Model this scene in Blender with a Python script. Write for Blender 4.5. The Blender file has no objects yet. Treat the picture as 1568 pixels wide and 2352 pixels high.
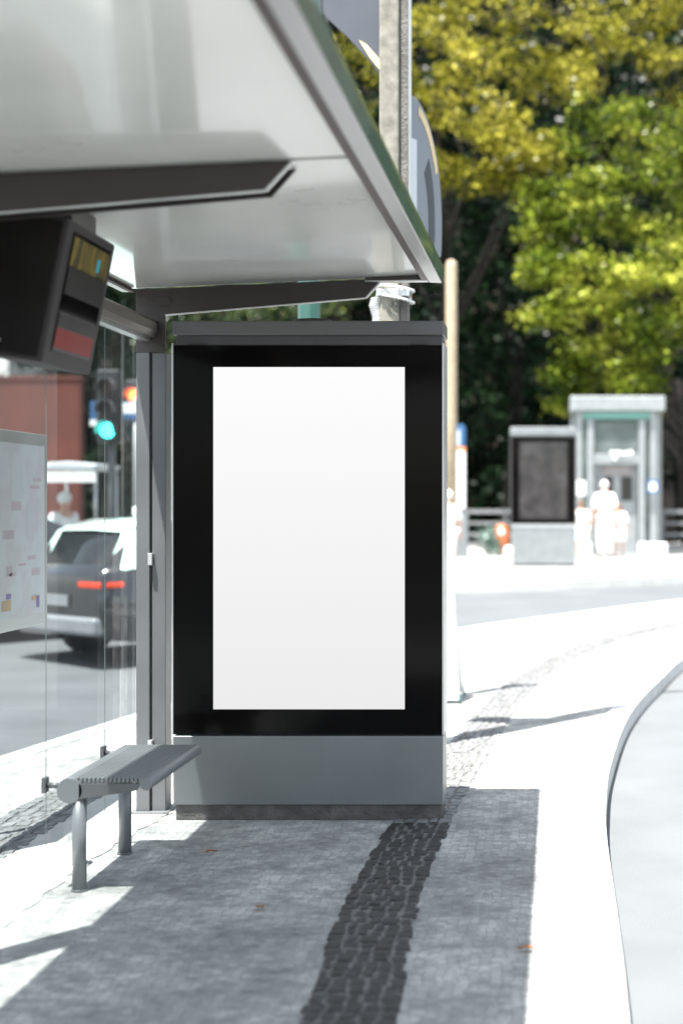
import bpy, bmesh, math, random
import numpy as np
from mathutils import Vector, Matrix
R = math.radians
random.seed(7)
SC = bpy.context.scene
COL = SC.collection

# ------------------------------------------------------------------ camera
cd = bpy.data.cameras.new("camera")
cam = bpy.data.objects.new("camera", cd)
COL.objects.link(cam)
cam.location = (0, 0, 1.55)
cam.rotation_euler = (R(90), 0, 0)
cd.sensor_fit = 'VERTICAL'
cd.sensor_height = 36.0
cd.sensor_width = 24.0
cd.lens = 55.0
cd.shift_x = -494 / 2352
cd.shift_y = -21 / 2352
cd.clip_start = 0.05
cd.clip_end = 400
cd.dof.use_dof = True
cd.dof.focus_distance = 7.6
cd.dof.aperture_fstop = 1.3
SC.camera = cam
SC.render.resolution_x, SC.render.resolution_y = 682, 1024

# ------------------------------------------------------------------ world, sun
SUNV = Vector((-0.175, -0.25, 1)).normalized()        # towards the sun
elev = math.asin(SUNV.z)
az = math.atan2(SUNV.x, SUNV.y)
w = bpy.data.worlds.new("World")
SC.world = w
w.use_nodes = True
nt = w.node_tree
bg = nt.nodes['Background']
sky = nt.nodes.new('ShaderNodeTexSky')
sky.sky_type = 'NISHITA'
sky.sun_disc = False
sky.sun_elevation = elev
sky.sun_rotation = az
sky.air_density = 1.0
sky.dust_density = 1.5
hs = nt.nodes.new('ShaderNodeHueSaturation')
hs.inputs['Saturation'].default_value = .50
hs.inputs['Hue'].default_value = .482
nt.links.new(sky.outputs[0], hs.inputs['Color'])
nt.links.new(hs.outputs[0], bg.inputs[0])
bg.inputs[1].default_value = 0.10
sd = bpy.data.lights.new("sun", 'SUN')
sd.energy = 5.0
sd.angle = R(0.5)
sd.color = (1.0, 0.975, 0.93)
sun = bpy.data.objects.new("sun", sd)
COL.objects.link(sun)
sun.rotation_euler = SUNV.to_track_quat('Z', 'Y').to_euler()
SC.view_settings.view_transform = 'Standard'
SC.view_settings.look = 'None'
SC.view_settings.exposure = 1.9
SC.view_settings.gamma = 1.0

# ------------------------------------------------------------------ materials
MATS = {}
def principled(name):
    m = bpy.data.materials.new(name)
    m.use_nodes = True
    return m, m.node_tree, m.node_tree.nodes['Principled BSDF']

def mat(name, col, rough=0.5, metal=0.0, var=0.12, scale=6.0, bump=0.0, bscale=60.0,
        coat=0.0, emit=None, estr=1.0, spec=0.5, trans=0.0, speck=0.0):
    """colour with a soft, uneven variation, a little dirt and fine bump"""
    if name in MATS: return MATS[name]
    m, t, b = principled(name)
    N, L = t.nodes, t.links
    tc = N.new('ShaderNodeTexCoord')
    no = N.new('ShaderNodeTexNoise'); no.inputs['Scale'].default_value = scale
    no.inputs['Detail'].default_value = 6
    L.new(tc.outputs['Object'], no.inputs['Vector'])
    r = N.new('ShaderNodeMapRange')
    r.inputs[1].default_value = 0.3; r.inputs[2].default_value = 0.7
    r.inputs[3].default_value = 1 - var; r.inputs[4].default_value = 1 + var
    L.new(no.outputs[0], r.inputs[0])
    mx = N.new('ShaderNodeVectorMath'); mx.operation = 'SCALE'
    mx.inputs[0].default_value = col[:3]
    L.new(r.outputs[0], mx.inputs['Scale'])
    out = mx.outputs[0]
    if speck > 0:
        s2 = N.new('ShaderNodeTexNoise'); s2.inputs['Scale'].default_value = 180
        s2.inputs['Detail'].default_value = 3
        L.new(tc.outputs['Object'], s2.inputs['Vector'])
        r2 = N.new('ShaderNodeMapRange'); r2.inputs[1].default_value = .68; r2.inputs[2].default_value = .78
        r2.inputs[3].default_value = 0; r2.inputs[4].default_value = speck
        L.new(s2.outputs[0], r2.inputs[0])
        m2 = N.new('ShaderNodeMix'); m2.data_type = 'RGBA'
        L.new(r2.outputs[0], m2.inputs[0]); L.new(out, m2.inputs[6])
        m2.inputs[7].default_value = (.35, .35, .34, 1)
        out = m2.outputs[2]
    L.new(out, b.inputs['Base Color'])
    rr = N.new('ShaderNodeMapRange')
    rr.inputs[3].default_value = max(0.02, rough - 0.08); rr.inputs[4].default_value = min(1, rough + 0.08)
    L.new(no.outputs[0], rr.inputs[0]); L.new(rr.outputs[0], b.inputs['Roughness'])
    b.inputs['Metallic'].default_value = metal
    b.inputs['Specular IOR Level'].default_value = spec
    b.inputs['Coat Weight'].default_value = coat
    b.inputs['Coat Roughness'].default_value = 0.08
    if bump > 0:
        n2 = N.new('ShaderNodeTexNoise'); n2.inputs['Scale'].default_value = bscale
        n2.inputs['Detail'].default_value = 5
        L.new(tc.outputs['Object'], n2.inputs['Vector'])
        bp = N.new('ShaderNodeBump'); bp.inputs['Strength'].default_value = bump
        bp.inputs['Distance'].default_value = 0.01
        L.new(n2.outputs[0], bp.inputs['Height']); L.new(bp.outputs[0], b.inputs['Normal'])
    if emit:
        b.inputs['Emission Color'].default_value = (*emit, 1)
        b.inputs['Emission Strength'].default_value = estr
    MATS[name] = m
    return m

def glass_mat(name, tint, refl=1.0, haze=0.0):
    if name in MATS: return MATS[name]
    m = bpy.data.materials.new(name); m.use_nodes = True
    t = m.node_tree; N, L = t.nodes, t.links
    N.remove(N['Principled BSDF'])
    o = N['Material Output']
    tr = N.new('ShaderNodeBsdfTransparent'); tr.inputs[0].default_value = (*tint, 1)
    gl = N.new('ShaderNodeBsdfGlossy'); gl.inputs['Roughness'].default_value = 0.02
    fr = N.new('ShaderNodeLayerWeight'); fr.inputs[0].default_value = .5
    pw = N.new('ShaderNodeMath'); pw.operation = 'POWER'; pw.inputs[1].default_value = 4.5
    L.new(fr.outputs['Facing'], pw.inputs[0])
    mu = N.new('ShaderNodeMath'); mu.operation = 'MULTIPLY_ADD'; mu.inputs[1].default_value = .10 * refl; mu.inputs[2].default_value = .03 * refl
    L.new(pw.outputs[0], mu.inputs[0])
    mx = N.new('ShaderNodeMixShader')
    L.new(mu.outputs[0], mx.inputs[0]); L.new(tr.outputs[0], mx.inputs[1]); L.new(gl.outputs[0], mx.inputs[2])
    out = mx.outputs[0]
    if haze > 0:      # streaky pale haze mixed over the pane
        df = N.new('ShaderNodeBsdfDiffuse'); df.inputs[0].default_value = (.7, .75, .76, 1)
        tc = N.new('ShaderNodeTexCoord'); mp = N.new('ShaderNodeMapping')
        mp.inputs['Scale'].default_value = (1, 9, .7)
        no = N.new('ShaderNodeTexNoise'); no.inputs['Scale'].default_value = 2.0; no.inputs['Detail'].default_value = 7
        L.new(tc.outputs['Object'], mp.inputs[0]); L.new(mp.outputs[0], no.inputs['Vector'])
        rg = N.new('ShaderNodeMapRange'); rg.inputs[1].default_value = .35; rg.inputs[2].default_value = .7
        rg.inputs[3].default_value = haze * .35; rg.inputs[4].default_value = haze
        L.new(no.outputs[0], rg.inputs[0])
        m3 = N.new('ShaderNodeMixShader'); L.new(rg.outputs[0], m3.inputs[0])
        L.new(out, m3.inputs[1]); L.new(df.outputs[0], m3.inputs[2]); out = m3.outputs[0]
    L.new(out, o.inputs[0])
    MATS[name] = m
    return m

def cobble_mat(name, c1, c2, joint, scale, bump=.6, jw=.10, stain=.22):
    """small hand cut paving stones"""
    if name in MATS: return MATS[name]
    m, t, b = principled(name)
    N, L = t.nodes, t.links
    tc = N.new('ShaderNodeTexCoord')
    wp = N.new('ShaderNodeTexNoise'); wp.inputs['Scale'].default_value = 5
    L.new(tc.outputs['Object'], wp.inputs['Vector'])
    ad = N.new('ShaderNodeVectorMath'); ad.operation = 'MULTIPLY_ADD'
    ad.inputs[1].default_value = (.05, .05, 0)
    L.new(wp.outputs['Color'], ad.inputs[0]); L.new(tc.outputs['Object'], ad.inputs[2])
    def vor(feat):
        v = N.new('ShaderNodeTexVoronoi'); v.feature = feat; v.voronoi_dimensions = '2D'
        v.inputs['Scale'].default_value = scale; v.inputs['Randomness'].default_value = .55
        L.new(ad.outputs[0], v.inputs['Vector']); return v
    ve, vc = vor('DISTANCE_TO_EDGE'), vor('F1')
    wn = N.new('ShaderNodeTexWhiteNoise'); wn.noise_dimensions = '3D'
    L.new(vc.outputs['Position'], wn.inputs['Vector'])
    mc = N.new('ShaderNodeMix'); mc.data_type = 'RGBA'
    mc.inputs[6].default_value = (*c1, 1); mc.inputs[7].default_value = (*c2, 1)
    L.new(wn.outputs['Value'], mc.inputs[0])
    big = N.new('ShaderNodeTexNoise'); big.inputs['Scale'].default_value = 1.3; big.inputs['Detail'].default_value = 8
    big.inputs['Roughness'].default_value = .7
    L.new(tc.outputs['Object'], big.inputs['Vector'])
    rb = N.new('ShaderNodeMapRange'); rb.inputs[1].default_value = .3; rb.inputs[2].default_value = .7
    rb.inputs[3].default_value = 1 - stain * 1.4; rb.inputs[4].default_value = 1 + stain * .6
    L.new(big.outputs[0], rb.inputs[0])
    md = N.new('ShaderNodeTexNoise'); md.inputs['Scale'].default_value = 7; md.inputs['Detail'].default_value = 7; md.inputs['Roughness'].default_value = .75
    L.new(tc.outputs['Object'], md.inputs['Vector'])
    rm = N.new('ShaderNodeMapRange'); rm.inputs[1].default_value = .35; rm.inputs[2].default_value = .62
    rm.inputs[3].default_value = .60; rm.inputs[4].default_value = 1.15
    L.new(md.outputs[0], rm.inputs[0])
    mm_ = N.new('ShaderNodeMath'); mm_.operation = 'MULTIPLY'; L.new(rb.outputs[0], mm_.inputs[0]); L.new(rm.outputs[0], mm_.inputs[1])
    rb = mm_
    sc = N.new('ShaderNodeVectorMath'); sc.operation = 'SCALE'
    L.new(mc.outputs[2], sc.inputs[0]); L.new(rb.outputs[0], sc.inputs['Scale'])
    rj = N.new('ShaderNodeMapRange'); rj.interpolation_type = 'SMOOTHSTEP'
    rj.inputs[1].default_value = 0.01; rj.inputs[2].default_value = jw
    L.new(ve.outputs['Distance'], rj.inputs[0])
    mj = N.new('ShaderNodeMix'); mj.data_type = 'RGBA'
    mj.inputs[6].default_value = (*joint, 1)
    L.new(rj.outputs[0], mj.inputs[0]); L.new(sc.outputs[0], mj.inputs[7])
    L.new(mj.outputs[2], b.inputs['Base Color'])
    b.inputs['Roughness'].default_value = .75
    b.inputs['Specular IOR Level'].default_value = .35
    fn = N.new('ShaderNodeTexNoise'); fn.inputs['Scale'].default_value = 90; fn.inputs['Detail'].default_value = 4
    L.new(tc.outputs['Object'], fn.inputs['Vector'])
    ma = N.new('ShaderNodeMath'); ma.operation = 'MULTIPLY_ADD'; ma.inputs[1].default_value = .3
    L.new(fn.outputs[0], ma.inputs[0]); L.new(rj.outputs[0], ma.inputs[2])
    ma2 = N.new('ShaderNodeMath'); ma2.operation = 'MULTIPLY_ADD'; ma2.inputs[1].default_value = .7
    L.new(wn.outputs['Value'], ma2.inputs[0]); L.new(ma.outputs[0], ma2.inputs[2])
    bp = N.new('ShaderNodeBump'); bp.inputs['Strength'].default_value = bump; bp.inputs['Distance'].default_value = .012
    L.new(ma2.outputs[0], bp.inputs['Height']); L.new(bp.outputs[0], b.inputs['Normal'])
    MATS[name] = m
    return m

def leaf_mat(name, dark, light, tip, tr=.35, nscale=.9, spec=.5):
    if name in MATS: return MATS[name]
    m = bpy.data.materials.new(name); m.use_nodes = True
    t = m.node_tree; N, L = t.nodes, t.links
    b = N['Principled BSDF']; o = N['Material Output']
    tc = N.new('ShaderNodeTexCoord')
    n1 = N.new('ShaderNodeTexNoise'); n1.inputs['Scale'].default_value = nscale; n1.inputs['Detail'].default_value = 3
    L.new(tc.outputs['Object'], n1.inputs['Vector'])
    n2 = N.new('ShaderNodeTexNoise'); n2.inputs['Scale'].default_value = 9; n2.inputs['Detail'].default_value = 2
    L.new(tc.outputs['Object'], n2.inputs['Vector'])
    ad = N.new('ShaderNodeMath'); ad.operation = 'ADD'
    L.new(n1.outputs[0], ad.inputs[0]); L.new(n2.outputs[0], ad.inputs[1])
    cr = N.new('ShaderNodeValToRGB')
    cr.color_ramp.elements[0].position = .38; cr.color_ramp.elements[0].color = (*dark, 1)
    cr.color_ramp.elements[1].position = .64; cr.color_ramp.elements[1].color = (*tip, 1)
    e = cr.color_ramp.elements.new(.5); e.color = (*light, 1)
    hf = N.new('ShaderNodeMath'); hf.operation = 'MULTIPLY'; hf.inputs[1].default_value = .5
    L.new(ad.outputs[0], hf.inputs[0]); L.new(hf.outputs[0], cr.inputs[0])
    ge = N.new('ShaderNodeNewGeometry')                 # every leaf has a tone of its own
    pr = N.new('ShaderNodeMath'); pr.operation = 'POWER'; pr.inputs[1].default_value = 1.5
    L.new(ge.outputs['Random Per Island'], pr.inputs[0])
    pm = N.new('ShaderNodeMath'); pm.operation = 'MULTIPLY_ADD'; pm.inputs[1].default_value = 1.3; pm.inputs[2].default_value = .24
    L.new(pr.outputs[0], pm.inputs[0])
    vs = N.new('ShaderNodeVectorMath'); vs.operation = 'SCALE'
    L.new(cr.outputs[0], vs.inputs[0]); L.new(pm.outputs[0], vs.inputs['Scale'])
    cr = vs
    L.new(cr.outputs[0], b.inputs['Base Color'])
    b.inputs['Roughness'].default_value = .30
    b.inputs['Specular IOR Level'].default_value = spec
    ts = N.new('ShaderNodeBsdfTranslucent'); L.new(cr.outputs[0], ts.inputs[0])
    mx = N.new('ShaderNodeMixShader'); mx.inputs[0].default_value = tr
    L.new(b.outputs[0], mx.inputs[1]); L.new(ts.outputs[0], mx.inputs[2])
    L.new(mx.outputs[0], o.inputs[0])
    MATS[name] = m
    return m

# ------------------------------------------------------------------ mesh builder
class MB:
    def __init__(s): s.v, s.f, s.s = [], [], []
    def add(s, vs, fs, smooth=False):
        o = len(s.v)
        s.v += [tuple(p) for p in vs]
        for f in fs:
            s.f.append(tuple(i + o for i in f)); s.s.append(smooth)
        return s
    def box(s, x0, x1, y0, y1, z0, z1):
        vs = [(x, y, z) for z in (z0, z1) for y in (y0, y1) for x in (x0, x1)]
        return s.add(vs, [(0, 2, 3, 1), (4, 5, 7, 6), (0, 1, 5, 4), (2, 6, 7, 3), (0, 4, 6, 2), (1, 3, 7, 5)])
    def prism(s, poly, ax, a, b):
        """poly: 2d points; ax: the axis it is pushed along"""
        def p3(u, v, w):
            return {'x': (w, u, v), 'y': (u, w, v), 'z': (u, v, w)}[ax]
        n = len(poly)
        vs = [p3(u, v, a) for u, v in poly] + [p3(u, v, b) for u, v in poly]
        fs = [tuple(range(n)), tuple(range(2 * n - 1, n - 1, -1))]
        fs += [(i, (i + 1) % n, n + (i + 1) % n, n + i) for i in range(n)]
        return s.add(vs, fs)
    def tube(s, pts, rad, n=12, cap=True, smooth=True):
        pts = [Vector(p) for p in pts]
        if not hasattr(rad, '__len__'): rad = [rad] * len(pts)
        vs, fs = [], []
        up = None
        for i, p in enumerate(pts):
            d = (pts[min(i + 1, len(pts) - 1)] - pts[max(i - 1, 0)]).normalized()
            if up is None:
                up = Vector((0, 0, 1)) if abs(d.z) < .9 else Vector((1, 0, 0))
            a = d.cross(up).normalized(); b = d.cross(a).normalized(); up = a.cross(d)
            for k in range(n):
                t = 2 * math.pi * k / n
                vs.append(p + (a * math.cos(t) + b * math.sin(t)) * rad[i])
        for i in range(len(pts) - 1):
            for k in range(n):
                fs.append((i * n + k, i * n + (k + 1) % n, (i + 1) * n + (k + 1) % n, (i + 1) * n + k))
        s.add(vs, fs, smooth)
        if cap:
            o = len(s.v) - len(vs)
            s.f.append(tuple(o + k for k in range(n))[::-1]); s.s.append(False)
            s.f.append(tuple(o + len(vs) - n + k for k in range(n))); s.s.append(False)
        return s
    def lathe(s, prof, c=(0, 0, 0), n=20, sx=1, sy=1, smooth=True):
        vs, fs = [], []
        for r, z in prof:
            for k in range(n):
                t = 2 * math.pi * k / n
                vs.append((c[0] + r * sx * math.cos(t), c[1] + r * sy * math.sin(t), c[2] + z))
        m = len(prof)
        for i in range(m - 1):
            for k in range(n):
                fs.append((i * n + k, i * n + (k + 1) % n, (i + 1) * n + (k + 1) % n, (i + 1) * n + k))
        fs.append(tuple(range(n))[::-1]); fs.append(tuple((m - 1) * n + k for k in range(n)))
        return s.add(vs, fs, smooth)
    def ball(s, c, r, sx=1, sy=1, sz=1, n=16):
        m = n // 2
        prof = [(max(1e-4, r * math.sin(math.pi * i / m)), -r * sz * math.cos(math.pi * i / m)) for i in range(m + 1)]
        return s.lathe(prof, c, n, sx, sy)
    def grid(s, rows, smooth=False):
        n = len(rows[0]); vs = [p for r in rows for p in r]; fs = []
        for i in range(len(rows) - 1):
            for k in range(n - 1):
                fs.append((i * n + k, i * n + k + 1, (i + 1) * n + k + 1, (i + 1) * n + k))
        return s.add(vs, fs, smooth)
    def build(s, name, m, parent=None, bevel=0, seg=2, recalc=True):
        me = bpy.data.meshes.new(name)
        me.from_pydata(s.v, [], s.f)
        for i, p in enumerate(me.polygons): p.use_smooth = s.s[i]
        if recalc:
            bm = bmesh.new(); bm.from_mesh(me)
            bmesh.ops.recalc_face_normals(bm, faces=bm.faces)
            bm.to_mesh(me); bm.free()
        me.materials.append(m)
        o = bpy.data.objects.new(name, me)
        COL.objects.link(o)
        if parent is not None: o.parent = parent
        if bevel > 0:
            b = o.modifiers.new('bevel', 'BEVEL'); b.width = bevel; b.segments = seg
            b.limit_method = 'ANGLE'; b.angle_limit = R(40)
            b.harden_normals = False
        return o

def tag(o, label=None, cat=None, group=None, kind=None):
    if label: o['label'] = label
    if cat: o['category'] = cat
    if group: o['group'] = group
    if kind: o['kind'] = kind
    return o
def thing(name, label, cat, loc=(0, 0, 0), rz=0, group=None):
    o = bpy.data.objects.new(name, None); COL.objects.link(o)
    o.empty_display_size = .2
    o.location = loc; o.rotation_euler = (0, 0, rz)
    return tag(o, label, cat, group)
def copy_thing(root, loc, rz, label):
    def cp(o, par):
        c = o.copy(); COL.objects.link(c)
        if par is not None: c.parent = par
        for ch in [q for q in bpy.data.objects if q.parent == o and q != c]: cp(ch, c)
        return c
    kids = {}
    r = root.copy(); COL.objects.link(r); r.location = loc; r.rotation_euler = (0, 0, rz); r['label'] = label
    for ch in list(root.children): cp(ch, r)
    return r
def text_mesh(name, s, size, m, parent, loc, rot, depth=.002, spacing=1.0):
    cu = bpy.data.curves.new(name, 'FONT'); cu.body = s; cu.size = size; cu.extrude = depth
    cu.align_x = 'CENTER'; cu.align_y = 'CENTER'; cu.space_character = spacing
    tmp = bpy.data.objects.new(name, cu); COL.objects.link(tmp)
    dg = bpy.context.evaluated_depsgraph_get()
    me = bpy.data.meshes.new_from_object(tmp.evaluated_get(dg))
    bpy.data.objects.remove(tmp)
    me.materials.clear(); me.materials.append(m)
    o = bpy.data.objects.new(name, me); COL.objects.link(o)
    o.parent = parent; o.location = loc; o.rotation_euler = rot
    return o

def hgt(y):                       # the street climbs gently beyond the shelter
    return .4 * min(1, max(0, (y - 14) / 14))
def interp(tab, y):
    if y <= tab[0][0]: return tab[0][1]
    for (a, b), (c, d) in zip(tab, tab[1:]):
        if y <= c:
            t = (y - a) / (c - a)
            return b + (d - b) * t
    return tab[-1][1]
def smooth_tab(pts, n=140):
    """Catmull-Rom through (y, x) points, resampled"""
    ys = [p[0] for p in pts]; out = []
    for k in range(n):
        y = ys[0] + (ys[-1] - ys[0]) * k / (n - 1)
        i = max(0, min(len(pts) - 2, sum(1 for q in ys if q <= y) - 1))
        p1, p2 = pts[i], pts[i + 1]; p0 = pts[max(0, i - 1)]; p3 = pts[min(len(pts) - 1, i + 2)]
        h = p2[0] - p1[0]; t = (y - p1[0]) / h
        m1 = (p2[1] - p0[1]) / max(1e-6, p2[0] - p0[0]) * h; m2 = (p3[1] - p1[1]) / max(1e-6, p3[0] - p1[0]) * h
        x = (2*t**3-3*t*t+1)*p1[1] + (t**3-2*t*t+t)*m1 + (-2*t**3+3*t*t)*p2[1] + (t**3-t*t)*m2
        out.append((y, x))
    return out

# ------------------------------------------------------------------ colours
M_pave = cobble_mat('limestone_cobbles', (.45, .45, .43), (.32, .32, .315), (.27, .27, .26), 27, bump=.6, jw=.06, stain=.36)
M_plaza = cobble_mat('plaza_stone', (.46, .46, .44), (.40, .40, .385), (.32, .31, .30), 9, bump=.4)
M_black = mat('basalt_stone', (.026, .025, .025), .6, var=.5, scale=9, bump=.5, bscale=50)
M_slab = mat('shelter_slab', (.46, .455, .44), .8, var=.1, scale=3, bump=.3)
M_asph = mat('asphalt', (.098, .103, .108), .85, var=.14, scale=1.2, bump=.5, bscale=140, speck=.3)
M_conc_road = mat('pale_road', (.112, .12, .125), .85, var=.1, scale=1.5, bump=.6, bscale=120, speck=.3)
M_kerb = mat('kerb_stone', (.52, .52, .50), .8, var=.12, scale=7, bump=.3)
M_soil = mat('soil', (.035, .028, .018), .95, var=.4, scale=1)
M_steel = mat('painted_steel', (.105, .108, .112), .42, metal=.25, var=.10, scale=3, bump=.05, bscale=200)
M_steel_lt = mat('grey_painted_steel', (.17, .18, .187), .40, metal=.3, var=.10, scale=2.5, bump=.04, bscale=200)
M_rafter = mat('dark_bronze_steel', (.048, .042, .041), .38, metal=.4, var=.10, scale=3)
M_alu = mat('brushed_aluminium', (.52, .53, .53), .34, metal=.75, var=.06, scale=5)
M_seal = mat('rubber_seal', (.035, .028, .028), .6)
M_panel = mat('canopy_panel', (.67, .675, .65), .30, var=.07, scale=1.6, coat=.8, bump=.12, bscale=1.8)
M_gedge = mat('green_glass_edge', (.035, .11, .085), .25, var=.15, scale=5, coat=.5)
M_blackglass = mat('black_glass', (.004, .0035, .0035), .07, var=.2, scale=3, speck=.02, spec=.08)
M_header = mat('kiosk_header', (.10, .10, .10), .42, metal=.2, var=.06, scale=2)
M_concrete = mat('pole_concrete', (.25, .235, .195), .9, var=.35, scale=14, bump=.7, bscale=160)
M_plinth = mat('plinth_concrete', (.085, .078, .076), .9, var=.35, scale=14, bump=.8)
M_white = mat('white_paint', (.75, .75, .74), .5, var=.05)
M_greenpipe = mat('teal_enamel', (.012, .060, .045), .35, var=.08, coat=.4)
M_wood = mat('weathered_wood', (.36, .29, .20), .8, var=.18, scale=14, bump=.5)
M_skin = mat('skin', (.55, .33, .24), .5, var=.06)
M_hairw = mat('white_hair', (.75, .73, .70), .8)
M_hairb = mat('brown_hair', (.16, .08, .035), .7)
M_cloth = mat('white_cloth', (.82, .82, .80), .9, var=.05, bump=.4, bscale=12)
M_shoe = mat('dark_shoe', (.04, .05, .045), .7)
M_signgrey = mat('sign_back_grey', (.10, .107, .125), .45, metal=.3, var=.05)
M_signdark = mat('sign_dark_band', (.05, .052, .06), .5)
M_cream = mat('cream_stripe', (.72, .55, .32), .6)
M_blue = mat('sign_blue', (.03, .10, .22), .4)
M_orange = mat('sign_orange', (.75, .25, .05), .5)
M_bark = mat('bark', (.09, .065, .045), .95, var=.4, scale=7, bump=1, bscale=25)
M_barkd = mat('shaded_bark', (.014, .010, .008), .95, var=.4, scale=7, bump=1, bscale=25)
M_tyre = mat('tyre_rubber', (.02, .02, .02), .85)
M_carblack = mat('car_black_paint', (.018, .018, .02), .12, coat=1, var=.1)
M_mint = mat('mint_roof_paint', (.62, .82, .74), .2, coat=1, var=.03)
M_carglass = mat('car_window', (.02, .022, .024), .05, var=.1)
M_red = mat('tail_light_red', (.45, .03, .01), .2, emit=(1, .10, .03), estr=.22)

# ------------------------------------------------------------------ ground
left_edge = smooth_tab([(-3, -5.6), (2, -4.7), (6, -3.95), (9.52, -3.40), (11.5, -3.08), (14.5, -2.45), (17.7, -1.2), (19.6, .2), (21.5, 1.74), (24, 4.4), (27, 8.0)])
right_edge = smooth_tab([(-3, .10), (2, .17), (4.65, .216), (5.33, .2255), (6.22, .229), (7.28, .232), (8.0, .25), (9.2, .313), (11.5, .535), (13.5, .86), (15.5, 1.30), (17.2, 2.0), (19, 3.3), (21.5, 6.0), (24, 9.5), (27, 15)])
far_edge = lambda x: 24.9 + .587 * x * (1 if x > -1.65 else .6)

def sheet(name, m, x0, x1, y0, y1, dz, step=1.0):
    b = MB(); rows = []
    n = int((y1 - y0) / step)
    for i in range(n + 1):
        y = y0 + (y1 - y0) * i / n
        rows.append([(x, y, hgt(y) + dz) for x in (x0, x1)])
    return tag(b.grid(rows).build(name, m, recalc=False), kind='structure')

sheet('ground', M_soil, -160, 160, -30, 200, -.25)
sheet('road', M_asph, -80, 80, -20, 44, -.151)

BD = lambda y: .032
b = MB(); rows = []                       # bus bay, a paler strip of road along the kerb
for y in np.arange(-3, 16.6, .25):
    xr = interp(right_edge, y)
    rows.append([(xr - .05, y, hgt(y) - .094 - BD(y)), (xr + 9, y, hgt(y) - .094 - BD(y))])
tag(b.grid(rows).build('bus_bay_road', M_conc_road, recalc=False), kind='structure')

b = MB(); top = []; ys = np.arange(-3, 27, .2)
KW = .16
for y in ys:
    xl, xr = interp(left_edge, y) + KW, interp(right_edge, y) - KW
    top.append([(xl + (xr - xl) * t, y, hgt(y)) for t in np.linspace(0, 1, 8)])
tag(b.grid(top).build('pavement', M_pave, recalc=False), kind='structure')
b = MB()
for tab, sg in ((left_edge, 1), (right_edge, -1)):
    rr = [[] for _ in ys]
    for i, y in enumerate(ys):
        x = interp(tab, y); h = hgt(y)
        rr[i] = [(x, y, h - .155), (x, y, h - .004), (x + sg * .012, y, h + .006), (x + sg * KW, y, h + .006), (x + sg * KW, y, h - .02)]
    b.grid(rr)
tag(b.build('kerb', M_kerb), kind='structure')

b = MB(); rows = []                       # far pavement, beyond the cross street
xs = np.linspace(-60, 60, 61)
b.grid([[(x, far_edge(x) + .15 if x > -30 else 12, 0) for x in xs], [(x, 75, 0) for x in xs]])
b.v = [(x, y, hgt(y) + (0 if y < 70 else 0)) for x, y, z in b.v]
b2 = MB(); rows = []
for t in np.linspace(0, 1, 24):
    row = []
    for x in xs:
        y0 = far_edge(x) + .15; y = y0 + (75 - y0) * t ** 1.5
        row.append((x, y, hgt(y)))
    rows.append(row)
tag(b2.grid(rows).build('far_pavement', M_plaza, recalc=False), kind='structure')
b = MB()
b.grid([[(x, far_edge(x) + a, hgt(far_edge(x)) + z) for a, z in ((0, -.16), (0, 0), (.02, .006), (.15, .006), (.15, -.02))] for x in xs])
tag(b.build('far_kerb', M_kerb), kind='structure')

# smooth slab strip under the shelter wall
sl = [(4.2, -1.85), (5.3, -1.88), (5.6, -2.02), (6.4, -2.02), (7.0, -2.0), (7.5, -1.96), (8.0, -1.9), (8.6, -1.9)]
b = MB(); rows = []
for y in np.arange(4.2, 8.6, .1):
    rows.append([(-2.42, y, .004), (interp(sl, y) + .015 * math.sin(y * 21), y, .004)])
tag(b.grid(rows).build('shelter_slab', M_slab, recalc=False), kind='structure')

b = MB(); rows = []                       # the paler cross street
for y in np.arange(14.2, 34, .5):
    rows.append([(x, y, hgt(y) - .146) for x in (-1.6, 30)])
tag(b.grid(rows).build('cross_street', mat('cross_street_asphalt', (.088, .095, .10), .85, var=.12, scale=1.0, bump=.4, bscale=140), recalc=False), kind='structure')
# dark cobble bands: individual stones
def stone_band(name, cl, width, y0, y1, seed, rowlen=.085, cols=5, m=None):
    rnd = random.Random(seed); b = MB(); y = y0; ph = 0
    while y < y1:
        ph += 1
        L = rowlen * rnd.uniform(.85, 1.15)
        xc = interp(cl, y); wv = width(y) if callable(width) else width
        dx = (interp(cl, y + .1) - xc) / .1
        n = cols + (1 if rnd.random() < .25 else 0)
        cuts = [k / n + rnd.uniform(-.03, .03) for k in range(n + 1)]
        cuts[0] = rnd.uniform(-.04, .03); cuts[-1] = 1 + rnd.uniform(-.03, .04)
        for k in range(n):
            g = .0042
            xa, xb = xc + (cuts[k] - .5) * wv + g, xc + (cuts[k + 1] - .5) * wv - g
            ya, yb = y + g + rnd.uniform(-.010, .010), y + L - g + rnd.uniform(-.008, .008)
            yo = (k - n / 2) * .012 * math.sin(ph * .13)
            ya += yo; yb += yo
            z = hgt(y) + .0075 + rnd.uniform(-.0025, .004); q = .006
            tl = rnd.uniform(-.002, .002)
            def P(x, yy, zz): return (x + (yy - y) * dx + rnd.uniform(-.004, .004), yy + rnd.uniform(-.004, .004), zz)
            base = [P(xa, ya, hgt(y) - .004), P(xb, ya, hgt(y) - .004), P(xb, yb, hgt(y) - .004), P(xa, yb, hgt(y) - .004)]
            topv = [P(xa + q, ya + q, z - tl), P(xb - q, ya + q, z + tl), P(xb - q, yb - q, z + tl), P(xa + q, yb - q, z - tl)]
            b.add(base + topv, [(4, 5, 6, 7), (0, 1, 5, 4), (1, 2, 6, 5), (2, 3, 7, 6), (3, 0, 4, 7)])
        y += L
    return tag(b.build(name, m or M_black, recalc=False), kind='structure')
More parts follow.
